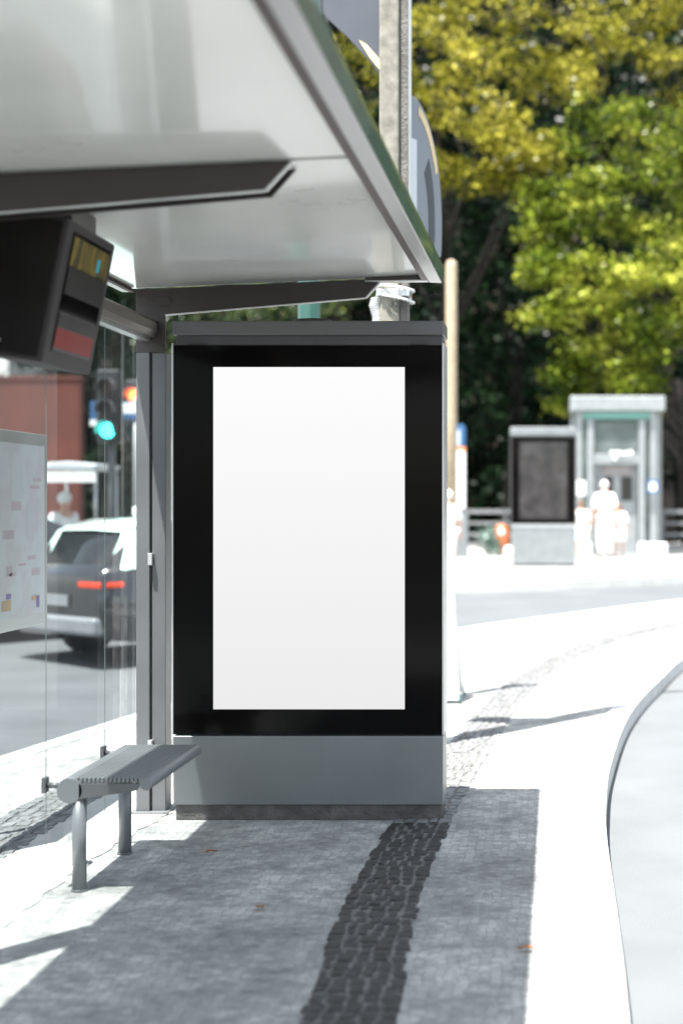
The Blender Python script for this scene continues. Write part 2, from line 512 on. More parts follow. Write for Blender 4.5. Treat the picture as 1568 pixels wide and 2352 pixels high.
cl_right = smooth_tab([(3.0, -.66), (4.65, -.625), (5.6, -.665), (6.5, -.68), (7.28, -.665), (8.2, -.635), (8.9, -.60), (10.5, -.52), (12.8, -.36), (14.5, -.12), (16.5, .45), (18.5, 1.5), (20.5, 3.2), (22, 4.8)])
cl_left = smooth_tab([(3.5, -2.45), (5.5, -2.52), (6.92, -2.56), (8.4, -2.55), (10.5, -2.45), (12, -2.3), (14.5, -1.9)])
for nm, c_, a, e in (('band_bedding', cl_right, .275, 21.4), ('band_bedding', cl_left, .32, 13.9)):
    b = MB(); b.grid([[(interp(c_, y) - a / 2, y, hgt(y) + .0035), (interp(c_, y) + a / 2, y, hgt(y) + .0035)] for y in np.arange(3.05 if a < .3 else 3.55, e, .1)])
    tag(b.build(nm, mat('bedding_sand', (.115, .113, .108), .95, var=.5, scale=20), recalc=False), kind='structure')
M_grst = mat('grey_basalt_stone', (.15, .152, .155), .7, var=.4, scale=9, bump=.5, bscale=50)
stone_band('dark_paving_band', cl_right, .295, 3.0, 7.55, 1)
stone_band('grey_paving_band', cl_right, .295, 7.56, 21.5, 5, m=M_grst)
stone_band('grey_paving_edge', cl_left, .34, 3.5, 14.0, 2, m=M_grst)  # dark cobbles made grey: the glare of the sun is in their colour

# ------------------------------------------------------------------ bus shelter
SX, SY = -2.05, 5.0
sh = thing('bus_shelter', 'grey steel and glass bus shelter with white canopy over the dark cobbled pavement', 'bus shelter', (SX, SY, 0))
def W(x, y, z): return (x - SX, y - SY, z)
RZ = lambda X: 2.667 + .0442 * (X + .87)          # height of the canopy underside
Y0R, Y1R = .6, 7.80
# canopy panels between rafters
def canopy(name, y0, y1):
    b = MB()
    xa, xb = -2.12, -.665
    b.prism([(xa - SX, RZ(xa) + .004), (xb - SX, RZ(xb) + .004), (xb - SX, RZ(xb) + .03), (xa - SX, RZ(xa) + .03)], 'y', y0 - SY, y1 - SY)
    return b.build(name, M_panel, sh, bevel=.002)
canopy('canopy_panel', 5.135, 7.79); canopy('canopy_panel', 2.455, 5.085); canopy('canopy_panel', Y0R, 2.405)
# cover on top so that the sun does not come through
b = MB(); b.prism([(-2.14 - SX, RZ(-2.14) + .034), (-.59 - SX, RZ(-.59) + .034), (-.59 - SX, RZ(-.59) + .075), (-2.14 - SX, RZ(-2.14) + .075)], 'y', Y0R - SY, 7.80 - SY)
b.build('roof_cover', M_steel_lt, sh, bevel=.003)
# front rail: seal, aluminium profile, green glass edge
b = MB(); b.box(-.67 - SX, -.6365 - SX, Y0R - SY, 7.79 - SY, 2.652, 2.672)
b.build('gutter_seal', mat('gutter_seal_brown', (.07, .05, .052), .45, metal=.3), sh, bevel=.002)
b = MB(); b.prism([(-.636 - SX, 2.649), (-.574 - SX, 2.646), (-.574 - SX, 2.668), (-.636 - SX, 2.676)], 'y', Y0R - SY, 7.805 - SY)
b.build('front_rail', M_alu, sh, bevel=.003)
b = MB(); b.prism([(-.588 - SX, 2.670), (-.572 - SX, 2.650), (-.560 - SX, 2.70), (-.566 - SX, 2.735), (-.59 - SX, 2.735)], 'y', Y0R - SY, 7.80 - SY)
b.build('canopy_edge_glass', M_gedge, sh, bevel=.002)
# end closing strips
b = MB(); b.prism([(-.95 - SX, RZ(-.95) - .012), (-.636 - SX, RZ(-.636) - .020), (-.636 - SX, RZ(-.636) + .003), (-.95 - SX, RZ(-.95) + .003)], 'y', 7.75 - SY, 7.80 - SY)
b.build('end_trim', M_rafter, sh, bevel=.002)
b = MB(); b.prism([(-.95 - SX, RZ(-.95) - .017), (-.64 - SX, RZ(-.64) - .026), (-.64 - SX, RZ(-.64) - .0205), (-.95 - SX, RZ(-.95) - .0125)], 'y', 7.75 - SY, 7.81 - SY)
b.build('end_trim_lip', M_alu, sh)
# rafters: two plates with a web, chamfered tip, pale lower edge
def rafter(y, ended):
    xr, xc, xl = -.872, -.954, -1.948
    bot = lambda X: 2.574 + (2.489 - 2.574) / (xl - xc) * (X - xc)
    xw = -2.093
    up = 0.0
    poly = [(xr, RZ(xr)), (xc, bot(xc)), (xl, bot(xl)), (xl, 2.30), (xw, 2.30), (xw, RZ(xw))]
    P = [(u - SX, v) for u, v in poly]
    b = MB(); b.prism(P, 'y', y - SY, y + .018 - SY)
    r = b.build('rafter', M_rafter, sh, bevel=.002)
    if not ended:
        b = MB(); b.prism(P, 'y', y + .125 - SY, y + .143 - SY); b.build('rafter_plate', M_rafter, r)
    b = MB(); b.prism([(u - SX, v) for u, v in [(xr - .03, RZ(xr) - .002), (xc - .02, bot(xc) + .03), (xl, bot(xl) + .03), (xl, RZ(xl) - .002)]], 'y', y + .0185 - SY, y + (.0615 if ended else .1245) - SY)
    b.build('rafter_web', M_seal, r)
    # pale lower lip and chamfer lip
    b = MB()
    b.prism([(u - SX, v) for u, v in [(xr + .004, RZ(xr) - .001), (xr + .009, RZ(xr) - .006), (xc + .005, bot(xc) - .006), (xc, bot(xc))]], 'y', y - .001 - SY, y + .020 - SY)
    b.prism([(u - SX, v) for u, v in [(xc, bot(xc) - .0005), (xc, bot(xc) - .006), (xl, bot(xl) - .006), (xl, bot(xl) - .0005)]], 'y', y - .001 - SY, y + .020 - SY)
    b.build('rafter_lip', M_alu, r)
    # inspection plate
    b = MB(); cx, cz = -1.965, 2.555
    b.prism([(cx + a - SX, cz + c) for a, c in ((-.06, 0), (-.035, .024), (.035, .024), (.06, 0), (.035, -.024), (-.035, -.024))], 'y', y - .004 - SY, y - .0005 - SY)
    for sx_ in (-.042, .042): b.tube([W(cx + sx_, y - .007, cz), W(cx + sx_, y - .004, cz)], .007, 8)
    b.build('cover_plate', M_rafter, r, bevel=.001)
    # post: two flat profiles with a glazing groove
    b = MB(); b.box(-2.093 - SX, -2.025 - SX, y - SY, y + .10 - SY, 0, 2.2995)
    M_post = mat('post_paint', (.115, .122, .128), .42, metal=.25, var=.12, scale=3)
    p = b.build('post', M_post, sh, bevel=.004)
    b = MB(); b.box(-2.016 - SX, -1.948 - SX, y + .012 - SY, y + .13 - SY, 0, 2.2995)
    b.build('post_profile', M_post, p, bevel=.004)
    b = MB(); b.box(-2.026 - SX, -2.015 - SX, y + .02 - SY, y + .09 - SY, 0.0, 2.299)
    b.build('post_seal', M_seal, p)
    for z in (1.27, .34):
        b = MB(); b.box(-2.03 - SX, -2.008 - SX, y - .022 - SY, y + .0195 - SY, z - .03, z + .03)
        b.build('glass_clip', M_alu, p, bevel=.003)
    b = MB(); b.box(-2.115 - SX, -1.93 - SX, y - .03 - SY, y + .16 - SY, .005, .014)
    b.build('foot_plate', M_steel_lt, p)
rafter(7.79, True); rafter(5.11, False); rafter(2.43, False)
# rear glass panes
M_glass = glass_mat('shelter_glass', (.60, .645, .65), 1.3, haze=.04)
M_glassfin = glass_mat('glass_fin', (.88, .90, .90), 1.2, haze=.05)
for y0, y1 in ((7.12, 7.36), (6.30, 7.112), (5.20, 6.292), (3.85, 5.10), (2.52, 3.842)):
    b = MB(); b.grid([[W(-2.053, y0, .12), W(-2.053, y1, .12)], [W(-2.053, y0, 2.36), W(-2.053, y1, 2.36)]])
    b.build('glass_pane', M_glass, sh)
b = MB(); b.box(-2.060 - SX, -2.044 - SX, 7.40 - SY, 7.60 - SY, .10, 2.36)
b.build('glass_fin', M_glassfin, sh)
for y in (7.116, 6.296, 5.12):
    b = MB(); b.box(-2.0545 - SX, -2.0515 - SX, y - .0007 - SY, y + .0007 - SY, .12, 2.36)
    b.build('glass_joint', mat('glass_edge_pale', (.08, .105, .10), .3), sh)
# top rail of the wall
b = MB(); b.prism([(-2.075 - SX, 2.375), (-2.0 - SX, 2.372), (-1.985 - SX, 2.40), (-1.985 - SX, 2.445), (-2.0 - SX, 2.462), (-2.075 - SX, 2.462)], 'y', 2.5 - SY, 7.786 - SY)
b.build('wall_rail', mat('rail_bronze', (.15, .135, .118), .4, metal=.3), sh, bevel=.004)
b = MB(); b.box(-2.071 - SX, -2.02 - SX, 2.5 - SY, 7.787 - SY, 2.355, 2.3745); b.build('rail_glazing_strip', M_alu, sh, bevel=.002)
# rear eaves strip
b = MB(); b.box(-2.165 - SX, -2.125 - SX, Y0R - SY, 7.795 - SY, 2.60, 2.64); b.build('rear_eaves_strip', M_alu, sh, bevel=.003)
b = MB(); b.box(-2.124 - SX, -2.10 - SX, Y0R - SY, 7.786 - SY, 2.598, 2.612); b.build('rear_seal', M_seal, sh)
# foot clamps of the glass
for y in (5.43, 6.7):
    b = MB(); b.box(-2.085 - SX, -2.02 - SX, y - .035 - SY, y + .035 - SY, .005, .14)
    b.build('glass_foot', M_alu, sh, bevel=.008)

# ------------------------------------------------------------------ transit map case on the glass
mp = thing('map_stand', 'pale framed transit map stand seen through the shelter glass at the left edge', 'map stand', (-2.66, 6.66, 0))
MZ = .937
b = MB(); b.box(0, .055, 0, 1.35, MZ, MZ + .96)
b.build('case_frame', M_alu, mp, bevel=.004)
m, t, bb = principled('transit_map_print')
N, L = t.nodes, t.links
tc = N.new('ShaderNodeTexCoord')
vo = N.new('ShaderNodeTexNoise'); vo.inputs['Scale'].default_value = 4.5; vo.inputs['Detail'].default_value = 3
L.new(tc.outputs['Object'], vo.inputs['Vector'])
cr = N.new('ShaderNodeValToRGB'); cr.color_ramp.interpolation = 'EASE'
cr.color_ramp.elements[0].position = .3; cr.color_ramp.elements[0].color = (.62, .65, .70, 1)
cr.color_ramp.elements[1].position = .75; cr.color_ramp.elements[1].color = (.60, .58, .60, 1)
for p_, c_ in ((.45, (.68, .70, .72)), (.60, (.64, .59, .62)), (.70, (.62, .64, .68))):
    e = cr.color_ramp.elements.new(p_); e.color = (*c_, 1)
L.new(vo.outputs[0], cr.inputs[0]); L.new(cr.outputs[0], bb.inputs['Base Color'])
bb.inputs['Roughness'].default_value = .35
MATS['transit_map_print'] = m
b = MB(); b.box(.0555, .059, .05, 1.29, MZ + .06, MZ + .90); sheetm = b.build('map_sheet', m, mp)
for y in (.12, .58):
    b = MB(); b.box(.01, .045, y - .014, y + .014, 0, MZ - .0005); b.build('leg', M_steel_lt, mp)
rnd = random.Random(4)
Mpk = mat('map_print_pink', (.58, .47, .50), .5)
for k in range(9):
    y = .66 + .5 * rnd.random(); z = MZ + .2 + .6 * rnd.random()
    b = MB(); b.box(.0592, .0602, y, min(1.26, y + rnd.uniform(.05, .16)), z, z + rnd.uniform(.008, .05)); b.build('map_block', Mpk, sheetm)
for y0, y1, z0, z1, mm in ((.68, .80, .10, .15, mat('map_print_orange', (.66, .42, .22), .5)), (1.10, 1.16, .13, .15, MATS['map_print_orange']), (.74, .80, .155, .18, mat('map_print_violet', (.25, .16, .45), .5)), (1.17, 1.21, .09, .15, MATS['map_print_violet'])):
    b = MB(); b.box(.0604, .0612, y0, y1, MZ + z0, MZ + z1); b.build('map_legend', mm, sheetm)

# ------------------------------------------------------------------ hanging passenger display
dp = thing('information_display', 'dark hanging passenger display screen tilted down under the shelter canopy', 'display', (-1.84, 5.42, 2.03))
D = lambda X, Z: (X + 1.84, Z - 2.03)
Ln = .57
b = MB()
b.prism([D(-1.686, 2.538), D(-1.784, 2.037), D(-2.0, 2.07), D(-2.0, 2.585)], 'y', 0, Ln)
b.build('casing', mat('display_casing', (.036, .031, .032), .5, spec=.2), dp, bevel=.012, seg=3)
b = MB(); b.prism([D(-1.705, 2.525), D(-1.80, 2.055), D(-1.985, 2.085), D(-1.985, 2.57)], 'y', -.006, .004)
b.build('end_panel', mat('display_end_panel', (.010, .0085, .008), .5, spec=.15), dp, bevel=.004)
b = MB(); b.tube([(D(-1.93, 0)[0], -.012, .085), (D(-1.93, 0)[0], -.006, .085)], .008, 10); b.build('lock', M_alu, dp)
def onface(u, v, off):    # u along Y 0..1, v 0 bottom..1 top, on the tilted face
    x0, z0 = D(-1.784, 2.037); x1, z1 = D(-1.686, 2.538)
    nx, nz = (z1 - z0), -(x1 - x0); l = math.hypot(nx, nz)
    return (x0 + (x1 - x0) * v + nx / l * off, u * Ln, z0 + (z1 - z0) * v + nz / l * off)
def faceplate(b, u0, u1, v0, v1, o0, o1):
    vs = [onface(u, v, o) for o in (o0, o1) for v in (v0, v1) for u in (u0, u1)]
    b.add(vs, [(0, 2, 3, 1), (4, 5, 7, 6), (0, 1, 5, 4), (2, 6, 7, 3), (0, 4, 6, 2), (1, 3, 7, 5)])
b = MB(); faceplate(b, .13, .90, .10, .93, .0, .004); scr = b.build('display_glass', M_blackglass, dp)
b = MB(); faceplate(b, .14, .89, .70, .90, .0042, .0050)  # yellow-green reflection of trees, painted onto the display glass
m, t, bb = principled('reflection_yellow'); N, L = t.nodes, t.links
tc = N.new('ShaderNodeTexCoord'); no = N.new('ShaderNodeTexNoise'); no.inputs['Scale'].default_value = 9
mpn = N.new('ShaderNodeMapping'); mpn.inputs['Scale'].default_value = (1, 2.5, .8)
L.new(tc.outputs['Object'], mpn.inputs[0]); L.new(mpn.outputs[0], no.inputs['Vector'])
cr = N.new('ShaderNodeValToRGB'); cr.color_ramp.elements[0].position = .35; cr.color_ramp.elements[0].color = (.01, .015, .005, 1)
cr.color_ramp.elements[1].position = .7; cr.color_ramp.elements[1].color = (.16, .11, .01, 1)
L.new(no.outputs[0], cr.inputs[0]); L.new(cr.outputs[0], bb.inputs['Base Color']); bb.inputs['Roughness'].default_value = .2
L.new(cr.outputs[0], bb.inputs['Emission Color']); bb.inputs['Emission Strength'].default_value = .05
b.build('reflection_yellow', m, scr)
b = MB(); faceplate(b, .14, .89, .50, .695, .0042, .0050); b.build('reflection_band', mat('reflection_grey', (.012, .0105, .0105), .4, spec=.2), scr)  # grey parts of the reflection, painted as flat bands
b = MB(); faceplate(b, .14, .89, .27, .36, .0042, .0050); b.build('reflection_band', mat('reflection_grey', (.012, .0105, .0105), .4, spec=.2), scr)
b = MB(); faceplate(b, .14, .89, .125, .265, .0042, .0050); b.build('reflection_red_band', mat('reflection_red', (.07, .006, .004), .45, emit=(.6, .04, .025), estr=.035, spec=.2), scr)  # red reflection in the glass, painted as a faintly glowing band
b = MB(); faceplate(b, .66, .72, .735, .83, .0052, .0058); b.build('display_symbol', mat('display_cyan', (.01, .2, .24), .3, emit=(.0, .35, .42), estr=.08), scr)
b = MB(); b.box(-.10, .10, .20, .50, .50, .60)
b.build('hanging_bracket', M_rafter, dp, bevel=.005)

# ------------------------------------------------------------------ bench
be = thing('bench', 'grey tubular metal bench with ribbed seat in front of the glass wall', 'bench', (-1.8, 6.22, 0))
BX = lambda x: x + 1.8
L0, L1 = 0.0, .86
b = MB()
b.tube([(BX(-1.935), L0, .405), (BX(-1.935), L1, .405)], .052, 24)
b.build('back_tube', M_steel_lt, be, bevel=.003)
n = 16
for k in range(n):
    x0 = -1.915 + k * (.27 / n)
    z = .457
    b = MB(); b.box(BX(x0), BX(x0 + .27 / n - .0034), L0 + .004, L1, z - .022, z)
    b.build('seat_slat', M_steel_lt, be, bevel=.003)
b = MB()
b.tube([(BX(-1.632), L0, .432), (BX(-1.632), L1, .432)], .026, 18)
b.build('front_roll', M_steel_lt, be, bevel=.002)
b = MB()
for y in (.0, .40, .80):
    b = MB(); b.prism([(BX(-1.90), .434), (BX(-1.65), .434), (BX(-1.67), .405), (BX(-1.90), .37)], 'y', y, y + .02)
    b.build('seat_bracket', M_steel, be, bevel=.002)
for y in (.03, .69):
    b = MB(); b.tube([(BX(-1.905), y, 0), (BX(-1.905), y, .385)], .0285, 20)
    l = b.build('leg', M_steel_lt, be)
    b = MB(); b.tube([(BX(-1.905), y, .004), (BX(-1.905), y, .008)], .034, 20); b.build('foot_flange', M_steel_lt, l)
for y in (.02, .82):
    b = MB(); b.tube([(BX(-2.03), y, .425), (BX(-1.97), y, .42)], .012, 10); b.box(BX(-2.045), BX(-2.03), y - .025, y + .025, .395, .455)
    b.build('wall_fixing', M_steel, be)

# ------------------------------------------------------------------ advertising kiosk
def make_kiosk(label, near=True):
    k = thing('advertising_kiosk', label, 'advertising display', (-1.21, 7.63, 0), 0, 'street advertising displays')
    dpt = .235
    b = MB(); b.box(-.648, .648, .012, dpt - .012, .0, .095)
    b.build('plinth', M_plinth, k, bevel=.004)
    b = MB(); b.box(-.66, .656, .0, dpt, .075, .413)
    b.build('base_panel', mat('base_panel_grey', (.16, .168, .172), .40, metal=.35, var=.16, scale=1.6, bump=.03), k, bevel=.006, seg=3)
    b = MB(); b.box(-.652, .652, .022, dpt - .022, .4135, 2.36); b.build('body', M_header, k, bevel=.004)
    gl = MB(); gl.box(-.658, .650, .002, .020, .420, 2.318)
    g = gl.build('glass_door', M_blackglass, k, bevel=.003)
    b = MB(); b.box(.6505, .660, .001, .1, .420, 2.33); b.box(.6505, .660, .105, dpt - .004, .420, 2.33)
    b.build('side_rail', M_alu, k, bevel=.002)
    b = MB(); b.box(-.6675, -.6585, .001, dpt - .004, .420, 2.33); b.build('side_rail', M_alu, k, bevel=.002)
    b = MB(); b.box(-.645, .648, .012, .0215, 2.320, 2.366); b.build('recess_panel', mat('recess_dark', (.055, .052, .054), .5), k)
    b = MB(); b.box(-.664, .66, -.012, dpt + .01, 2.367, 2.437)
    b.build('header', M_header, k, bevel=.008, seg=3)
    for x in (-.575, .505):
        b = MB(); b.box(x - .01, x + .075, -.002, .011, 2.3225, 2.330); b.tube([(x + .035, -.006, 2.326), (x + .035, 0, 2.326)], .006, 8)
        b.build('hinge', M_seal, k)
    return k, g
kiosk, kg = make_kiosk('near advertising kiosk with blank white screen beside the shelter bench')
m = bpy.data.materials.new('lit_blank_screen'); m.use_nodes = True
t = m.node_tree; N, L = t.nodes, t.links; N.remove(N['Principled BSDF'])
em = N.new('ShaderNodeEmission'); tc = N.new('ShaderNodeTexCoord'); sp = N.new('ShaderNodeSeparateXYZ')
L.new(tc.outputs['Object'], sp.inputs[0])
mr = N.new('ShaderNodeMapRange'); mr.inputs[1].default_value = .545; mr.inputs[2].default_value = 2.2
mr.inputs[3].default_value = .225; mr.inputs[4].default_value = .264
L.new(sp.outputs['Z'], mr.inputs[0]); L.new(mr.outputs[0], em.inputs['Strength'])
em.inputs['Color'].default_value = (1, 1, 1, 1)
L.new(em.outputs[0], N['Material Output'].inputs[0])
b = MB(); b.box(-.463, .469, -.0015, .001, .5435, 2.212)
b.build('screen', m, kiosk)
b = MB(); b.lathe([(.098, 0), (.10, .008), (.09, .018), (.05, .022)], (.005, .11, 2.4375), 28, 1, .8)
b.build('antenna_dome', M_seal, kiosk)

# ------------------------------------------------------------------ concrete pole with strap, conduit and cables
PX, PY = -1.01, 9.75
cp = thing('concrete_pole', 'weathered concrete utility pole behind the near kiosk with white cable clamps', 'utility pole', (PX, PY, 0))
b = MB(); b.box(-.088, .034, -.075, .075, 0, 8.6)
b.build('shaft', M_concrete, cp, bevel=.016, seg=3)
b = MB(); b.box(.0345, .088, -.045, .06, 0, 8.6); b.build('shaft_rib', mat('pole_concrete_dark', (.15, .14, .125), .9, var=.3, scale=10, bump=.8), cp, bevel=.006)
def Zc(py, Y): return 1.55 + (1155 - py) * Y / 3593
for z0, tl in ((Zc(663, PY), -.015), (Zc(687, PY), -.022)):
    b = MB()
    pts = []
    for k in range(29):
        a = 2 * math.pi * k / 28
        pts.append((.115 * math.cos(a) + .005, .11 * math.sin(a), z0 + tl * math.cos(a)))
    b.tube(pts, .0075, 8, cap=False); b.build('cable_loop', M_white, cp)
b = MB(); b.box(-.105, .10, -.088, .088, Zc(684, PY), Zc(668, PY))
for x in (-.08, -.045, .03, .06): b.box(x, x + .012, -.098, -.088, Zc(684, PY), Zc(668, PY))
b.build('steel_strap', M_alu, cp, bevel=.003)
b = MB()
for k in range(11):
    z = Zc(690, PY) - .014 * k
    b.lathe([(.036, 0), (.044, .005), (.036, .010)], (-.115 + .004 * abs(k - 3), -.03, z), 16)
b.lathe([(.034, 0), (.034, .17)], (-.10, -.03, Zc(735, PY) - .12), 16)
b.build('corrugated_conduit', M_white, cp)
b = MB(); b.tube([(.095, -.03, Zc(640, PY)), (.095, -.03, 8)], .013, 8); b.build('cable', M_white, cp)
text_mesh('pole_number', '3205', .055, mat('stencil_ink', (.05, .05, .05), .8), cp, (.035, -.0765, Zc(702, PY)), (R(90), 0, 0), .001)

# signs on the pole
def disc_sign(name, label, cx, cz, Y, rx, rz, yaw, bands):
    s = thing(name, label, 'sign', (cx, Y, cz), 0, None)
    s.rotation_euler = (0, 0, yaw)
    n = 64
    poly = [(rx * math.cos(2 * math.pi * k / n), rz * math.sin(2 * math.pi * k / n)) for k in range(n)]
    b = MB(); b.prism(poly, 'y', -.012, .012); b.build('sign_plate', M_signgrey, s, bevel=.003)
    for (pl, m_) in bands:
        b = MB(); b.prism(pl, 'y', -.0145, -.0125); b.build('sign_band', m_, s)
    b = MB(); b.box(-.03, .03, .0125, .06, -rz * .5, rz * .5); b.build('sign_bracket', M_alu, s)
    return s
def arc_band(R0, R1, a0, a1, cx=0, cz=0, n=24, k=1.0):
    o = [(cx + R1 * k * math.cos(R(a)), cz + R1 * math.sin(R(a))) for a in np.linspace(a0, a1, n)]
    i = [(cx + R0 * k * math.cos(R(a)), cz + R0 * math.sin(R(a))) for a in np.linspace(a1, a0, n)]
    return o + i
# lower sign: a half round blade going back from the pole
sg = thing('blade_sign', 'grey half round blade sign with dark arc, right side of the concrete pole', 'sign', (-.925, 9.88, Zc(510, 10.0)), R(62))
def harc(ru, rv, a0, a1, n=30): return [(ru * math.cos(R(a)), rv * math.sin(R(a))) for a in np.linspace(a0, a1, n)]
b = MB(); b.prism([(0, -.20)] + harc(.36, .78, -14.5, 90, 40), 'y', -.01, .01); b.build('sign_plate', mat('blade_grey', (.21, .225, .245), .45, metal=.2, var=.06), sg, bevel=.003)
b = MB(); b.prism(harc(.27, .62, -17, 42) + harc(.20, .47, 42, -22), 'y', -.013, -.0105); b.build('sign_arc', M_signdark, sg)
b = MB(); b.prism(harc(.345, .75, 28, 76) + harc(.315, .69, 76, 28), 'y', -.0135, -.011); b.build('sign_stripe', M_cream, sg)
b = MB(); b.box(-.03, .03, -.03, .03, -.15, .5); b.build('sign_bracket', M_alu, sg)
# upper panel: only its lower left corner shows
s = thing('panel_sign', 'large flat grey panel sign with cream stripe, upper left of the concrete pole', 'sign', (PX, 9.90, Zc(100, 9.90)))
def Q(px, py): return ((px - 1278) / 3593 * 9.9 - PX, Zc(py, 9.9) - Zc(100, 9.9))
b = MB(); b.prism([Q(741, -260), Q(741, 33), Q(800, 88), Q(848, 140), Q(873, 172), Q(900, 215), Q(930, 120), Q(930, -260)], 'y', -.01, .01)
b.build('sign_plate', M_signgrey, s, bevel=.003)
b = MB(); b.prism([Q(824, 93), Q(842, 103), Q(873, 138), Q(873, 163), Q(850, 135)], 'y', -.014, -.0105)
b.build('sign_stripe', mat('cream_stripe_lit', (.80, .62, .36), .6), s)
b = MB(); b.box(*sorted((Q(738, 0)[0] - .006, Q(741, 0)[0] - .0005)), -.012, .012, Q(0, 33)[1], Q(0, -260)[1]); b.build('sign_edge', M_signdark, s)

# teal lamp post behind the kiosk
lp = thing('lamp_post', 'teal green tubular lamp post rising behind the near kiosk', 'lamp post', (-1.77, 11.2, 0))
b = MB(); b.tube([(0, 0, 0), (0, 0, .5), (0, 0, 8.2)], [.083, .083, .07], 24); b.build('pole', M_greenpipe, lp)
b = MB()
b.tube([(0, 0, 7.9), (.3, .1, 8.3), (1.2, .5, 8.5), (2.6, 1.1, 8.45)], [.05, .045, .04, .03], 12); b.build('arm', M_greenpipe, lp)
b = MB(); b.ball((2.8, 1.18, 8.42), .3, 1, .5, .3); b.build('lamp_head', M_steel_lt, lp)
b = MB(); b.lathe([(.14, 0), (.14, .02), (.09, .03), (.085, .3)], (0, 0, 0), 24); b.build('base_collar', M_greenpipe, lp)

# wooden pole
wp = thing('wooden_pole', 'pale round-topped wooden pole standing behind the right edge of the near kiosk', 'pole', ((1036 - 1278) / 3593 * 27, 27, hgt(27)))
hz = 1.55 + (1155 - 597) * 27 / 3593 - hgt(27)
b = MB(); b.tube([(0, 0, 0), (0, 0, hz * .5), (0, 0, hz - .09), (0, 0, hz - .03), (0, 0, hz)], [.098, .096, .094, .075, .025], 20); b.build('shaft', M_wood, wp)

# sandwich board, mostly hidden by the kiosk
sb = thing('sandwich_board', 'white folding sandwich board just past the near kiosk, right side', 'sandwich board', ((1000 - 1278) / 3593 * 12.3, 12.3, 0))
b = MB()
def lean(b, y0, y1, x0, x1, t0, t1, tk=.02):
    b.add([(x0, y0, 0.03), (x1, y0, .03), (x1 - .07, y1, 1.05), (x0 + .07, y1, 1.05), (x0, y0 + tk, .03), (x1, y0 + tk, .03), (x1 - .07, y1 + tk, 1.05), (x0 + .07, y1 + tk, 1.05)],
          [(0, 1, 2, 3), (7, 6, 5, 4), (0, 4, 5, 1), (1, 5, 6, 2), (2, 6, 7, 3), (3, 7, 4, 0)])
lean(b, -.25, -.02, -.35, .20, 0, 0); b.build('front_board', M_white, sb, bevel=.004)
b = MB(); lean(b, .25, .03, -.35, .20, 0, 0); b.build('rear_board', M_white, sb, bevel=.004)
b = MB(); b.tube([(.215, -.27, 0), (.19, -.25, .09)], .008, 8); b.build('foot', mat('foot_teal', (.1, .22, .2), .5), sb)
b = MB(); b.tube([(.215, .28, 0), (.19, .26, .09)], .008, 8); b.build('foot', mat('foot_teal', (.1, .22, .2), .5), sb)

# ------------------------------------------------------------------ second kiosk far across the street
s2 = 3593 / 28.3
k2 = thing('advertising_kiosk', 'distant advertising kiosk with dark poster and pale base across the street', 'advertising display', ((1247 - 1278) / s2, 28.3, hgt(28.3)), 0, 'street advertising displays')
pg = mat('pale_grey_paint', (.20, .22, .225), .45, metal=.1)
for nm, bx, mm, bv in (('plinth', (-.57, .57, .02, .22, 0, .05), M_plinth, .004), ('base_panel', (-.585, .585, 0, .24, .04, .765), pg, .01),
                   ('base_trim', (-.585, .585, -.008, -.0005, .70, .765), M_alu, .002),
                   ('body', (-.575, .575, .022, .22, .766, 2.36), M_header, .004), ('glass_door', (-.58, .58, .002, .02, .77, 2.335), M_blackglass, .003),
                   ('header', (-.60, .60, -.02, .25, 2.361, 2.52), pg, .02), ('side_rail', (.5805, .60, 0, .22, .77, 2.35), M_header, .003), ('side_rail', (-.60, -.5805, 0, .22, .77, 2.35), M_header, .003)):
    b = MB(); b.box(*bx); b.build(nm, mm, k2, bevel=bv)
m, t, bb = principled('dark_poster'); N, L = t.nodes, t.links
tc = N.new('ShaderNodeTexCoord'); no = N.new('ShaderNodeTexNoise'); no.inputs['Scale'].default_value = 3.5; no.inputs['Detail'].default_value = 4
L.new(tc.outputs['Object'], no.inputs['Vector'])
cr = N.new('ShaderNodeValToRGB'); cr.color_ramp.elements[0].position = .35; cr.color_ramp.elements[0].color = (.05, .055, .055, 1)
cr.color_ramp.elements[1].position = .75; cr.color_ramp.elements[1].color = (.065, .066, .068, 1)
e = cr.color_ramp.elements.new(.52); e.color = (.036, .033, .033, 1)
cr.color_ramp.elements[0].color = (.02, .021, .022, 1)
L.new(no.outputs[0], cr.inputs[0]); L.new(cr.outputs[0], bb.inputs['Base Color']); bb.inputs['Roughness'].default_value = .15
b = MB(); b.box(-.43, .43, -.0015, .001, .86, 2.25); b.build('poster', m, k2)

# ------------------------------------------------------------------ lift booth
EY = 34.0; es = 3593 / EY
ex = lambda px: (px - 1278) / es
ez = lambda py: 1.55 + (1155 - py) / es - .4
el = thing('lift_booth', 'grey steel and glass street lift booth behind the distant kiosk', 'lift', (ex(1418), EY, .4))
X0 = ex(1418); u = lambda px: ex(px) - X0
b = MB(); b.box(u(1308), u(1526), -.12, 1.9, ez(944), ez(910)); b.build('roof_beam', mat('lift_steel', (.31, .33, .335), .35, metal=.4), el, bevel=.03)
ML = MATS['lift_steel']
for a, c, y0 in ((1310, 1322, 1.0), (1322, 1336, 0), (1492, 1507, 0), (1510, 1525, 1.0)):
    b = MB(); b.box(u(a), u(c), y0, y0 + .14, 0, ez(945)); b.build('column', ML, el, bevel=.02)
b = MB(); b.box(u(1336.5), u(1491.5), .04, .07, ez(962), ez(947)); b.build('fascia_glass', mat('lift_teal_glass', (.12, .32, .27), .15, coat=.5), el)
ldk = glass_mat('lift_glass', (.45, .58, .55), 1.3, haze=.15)
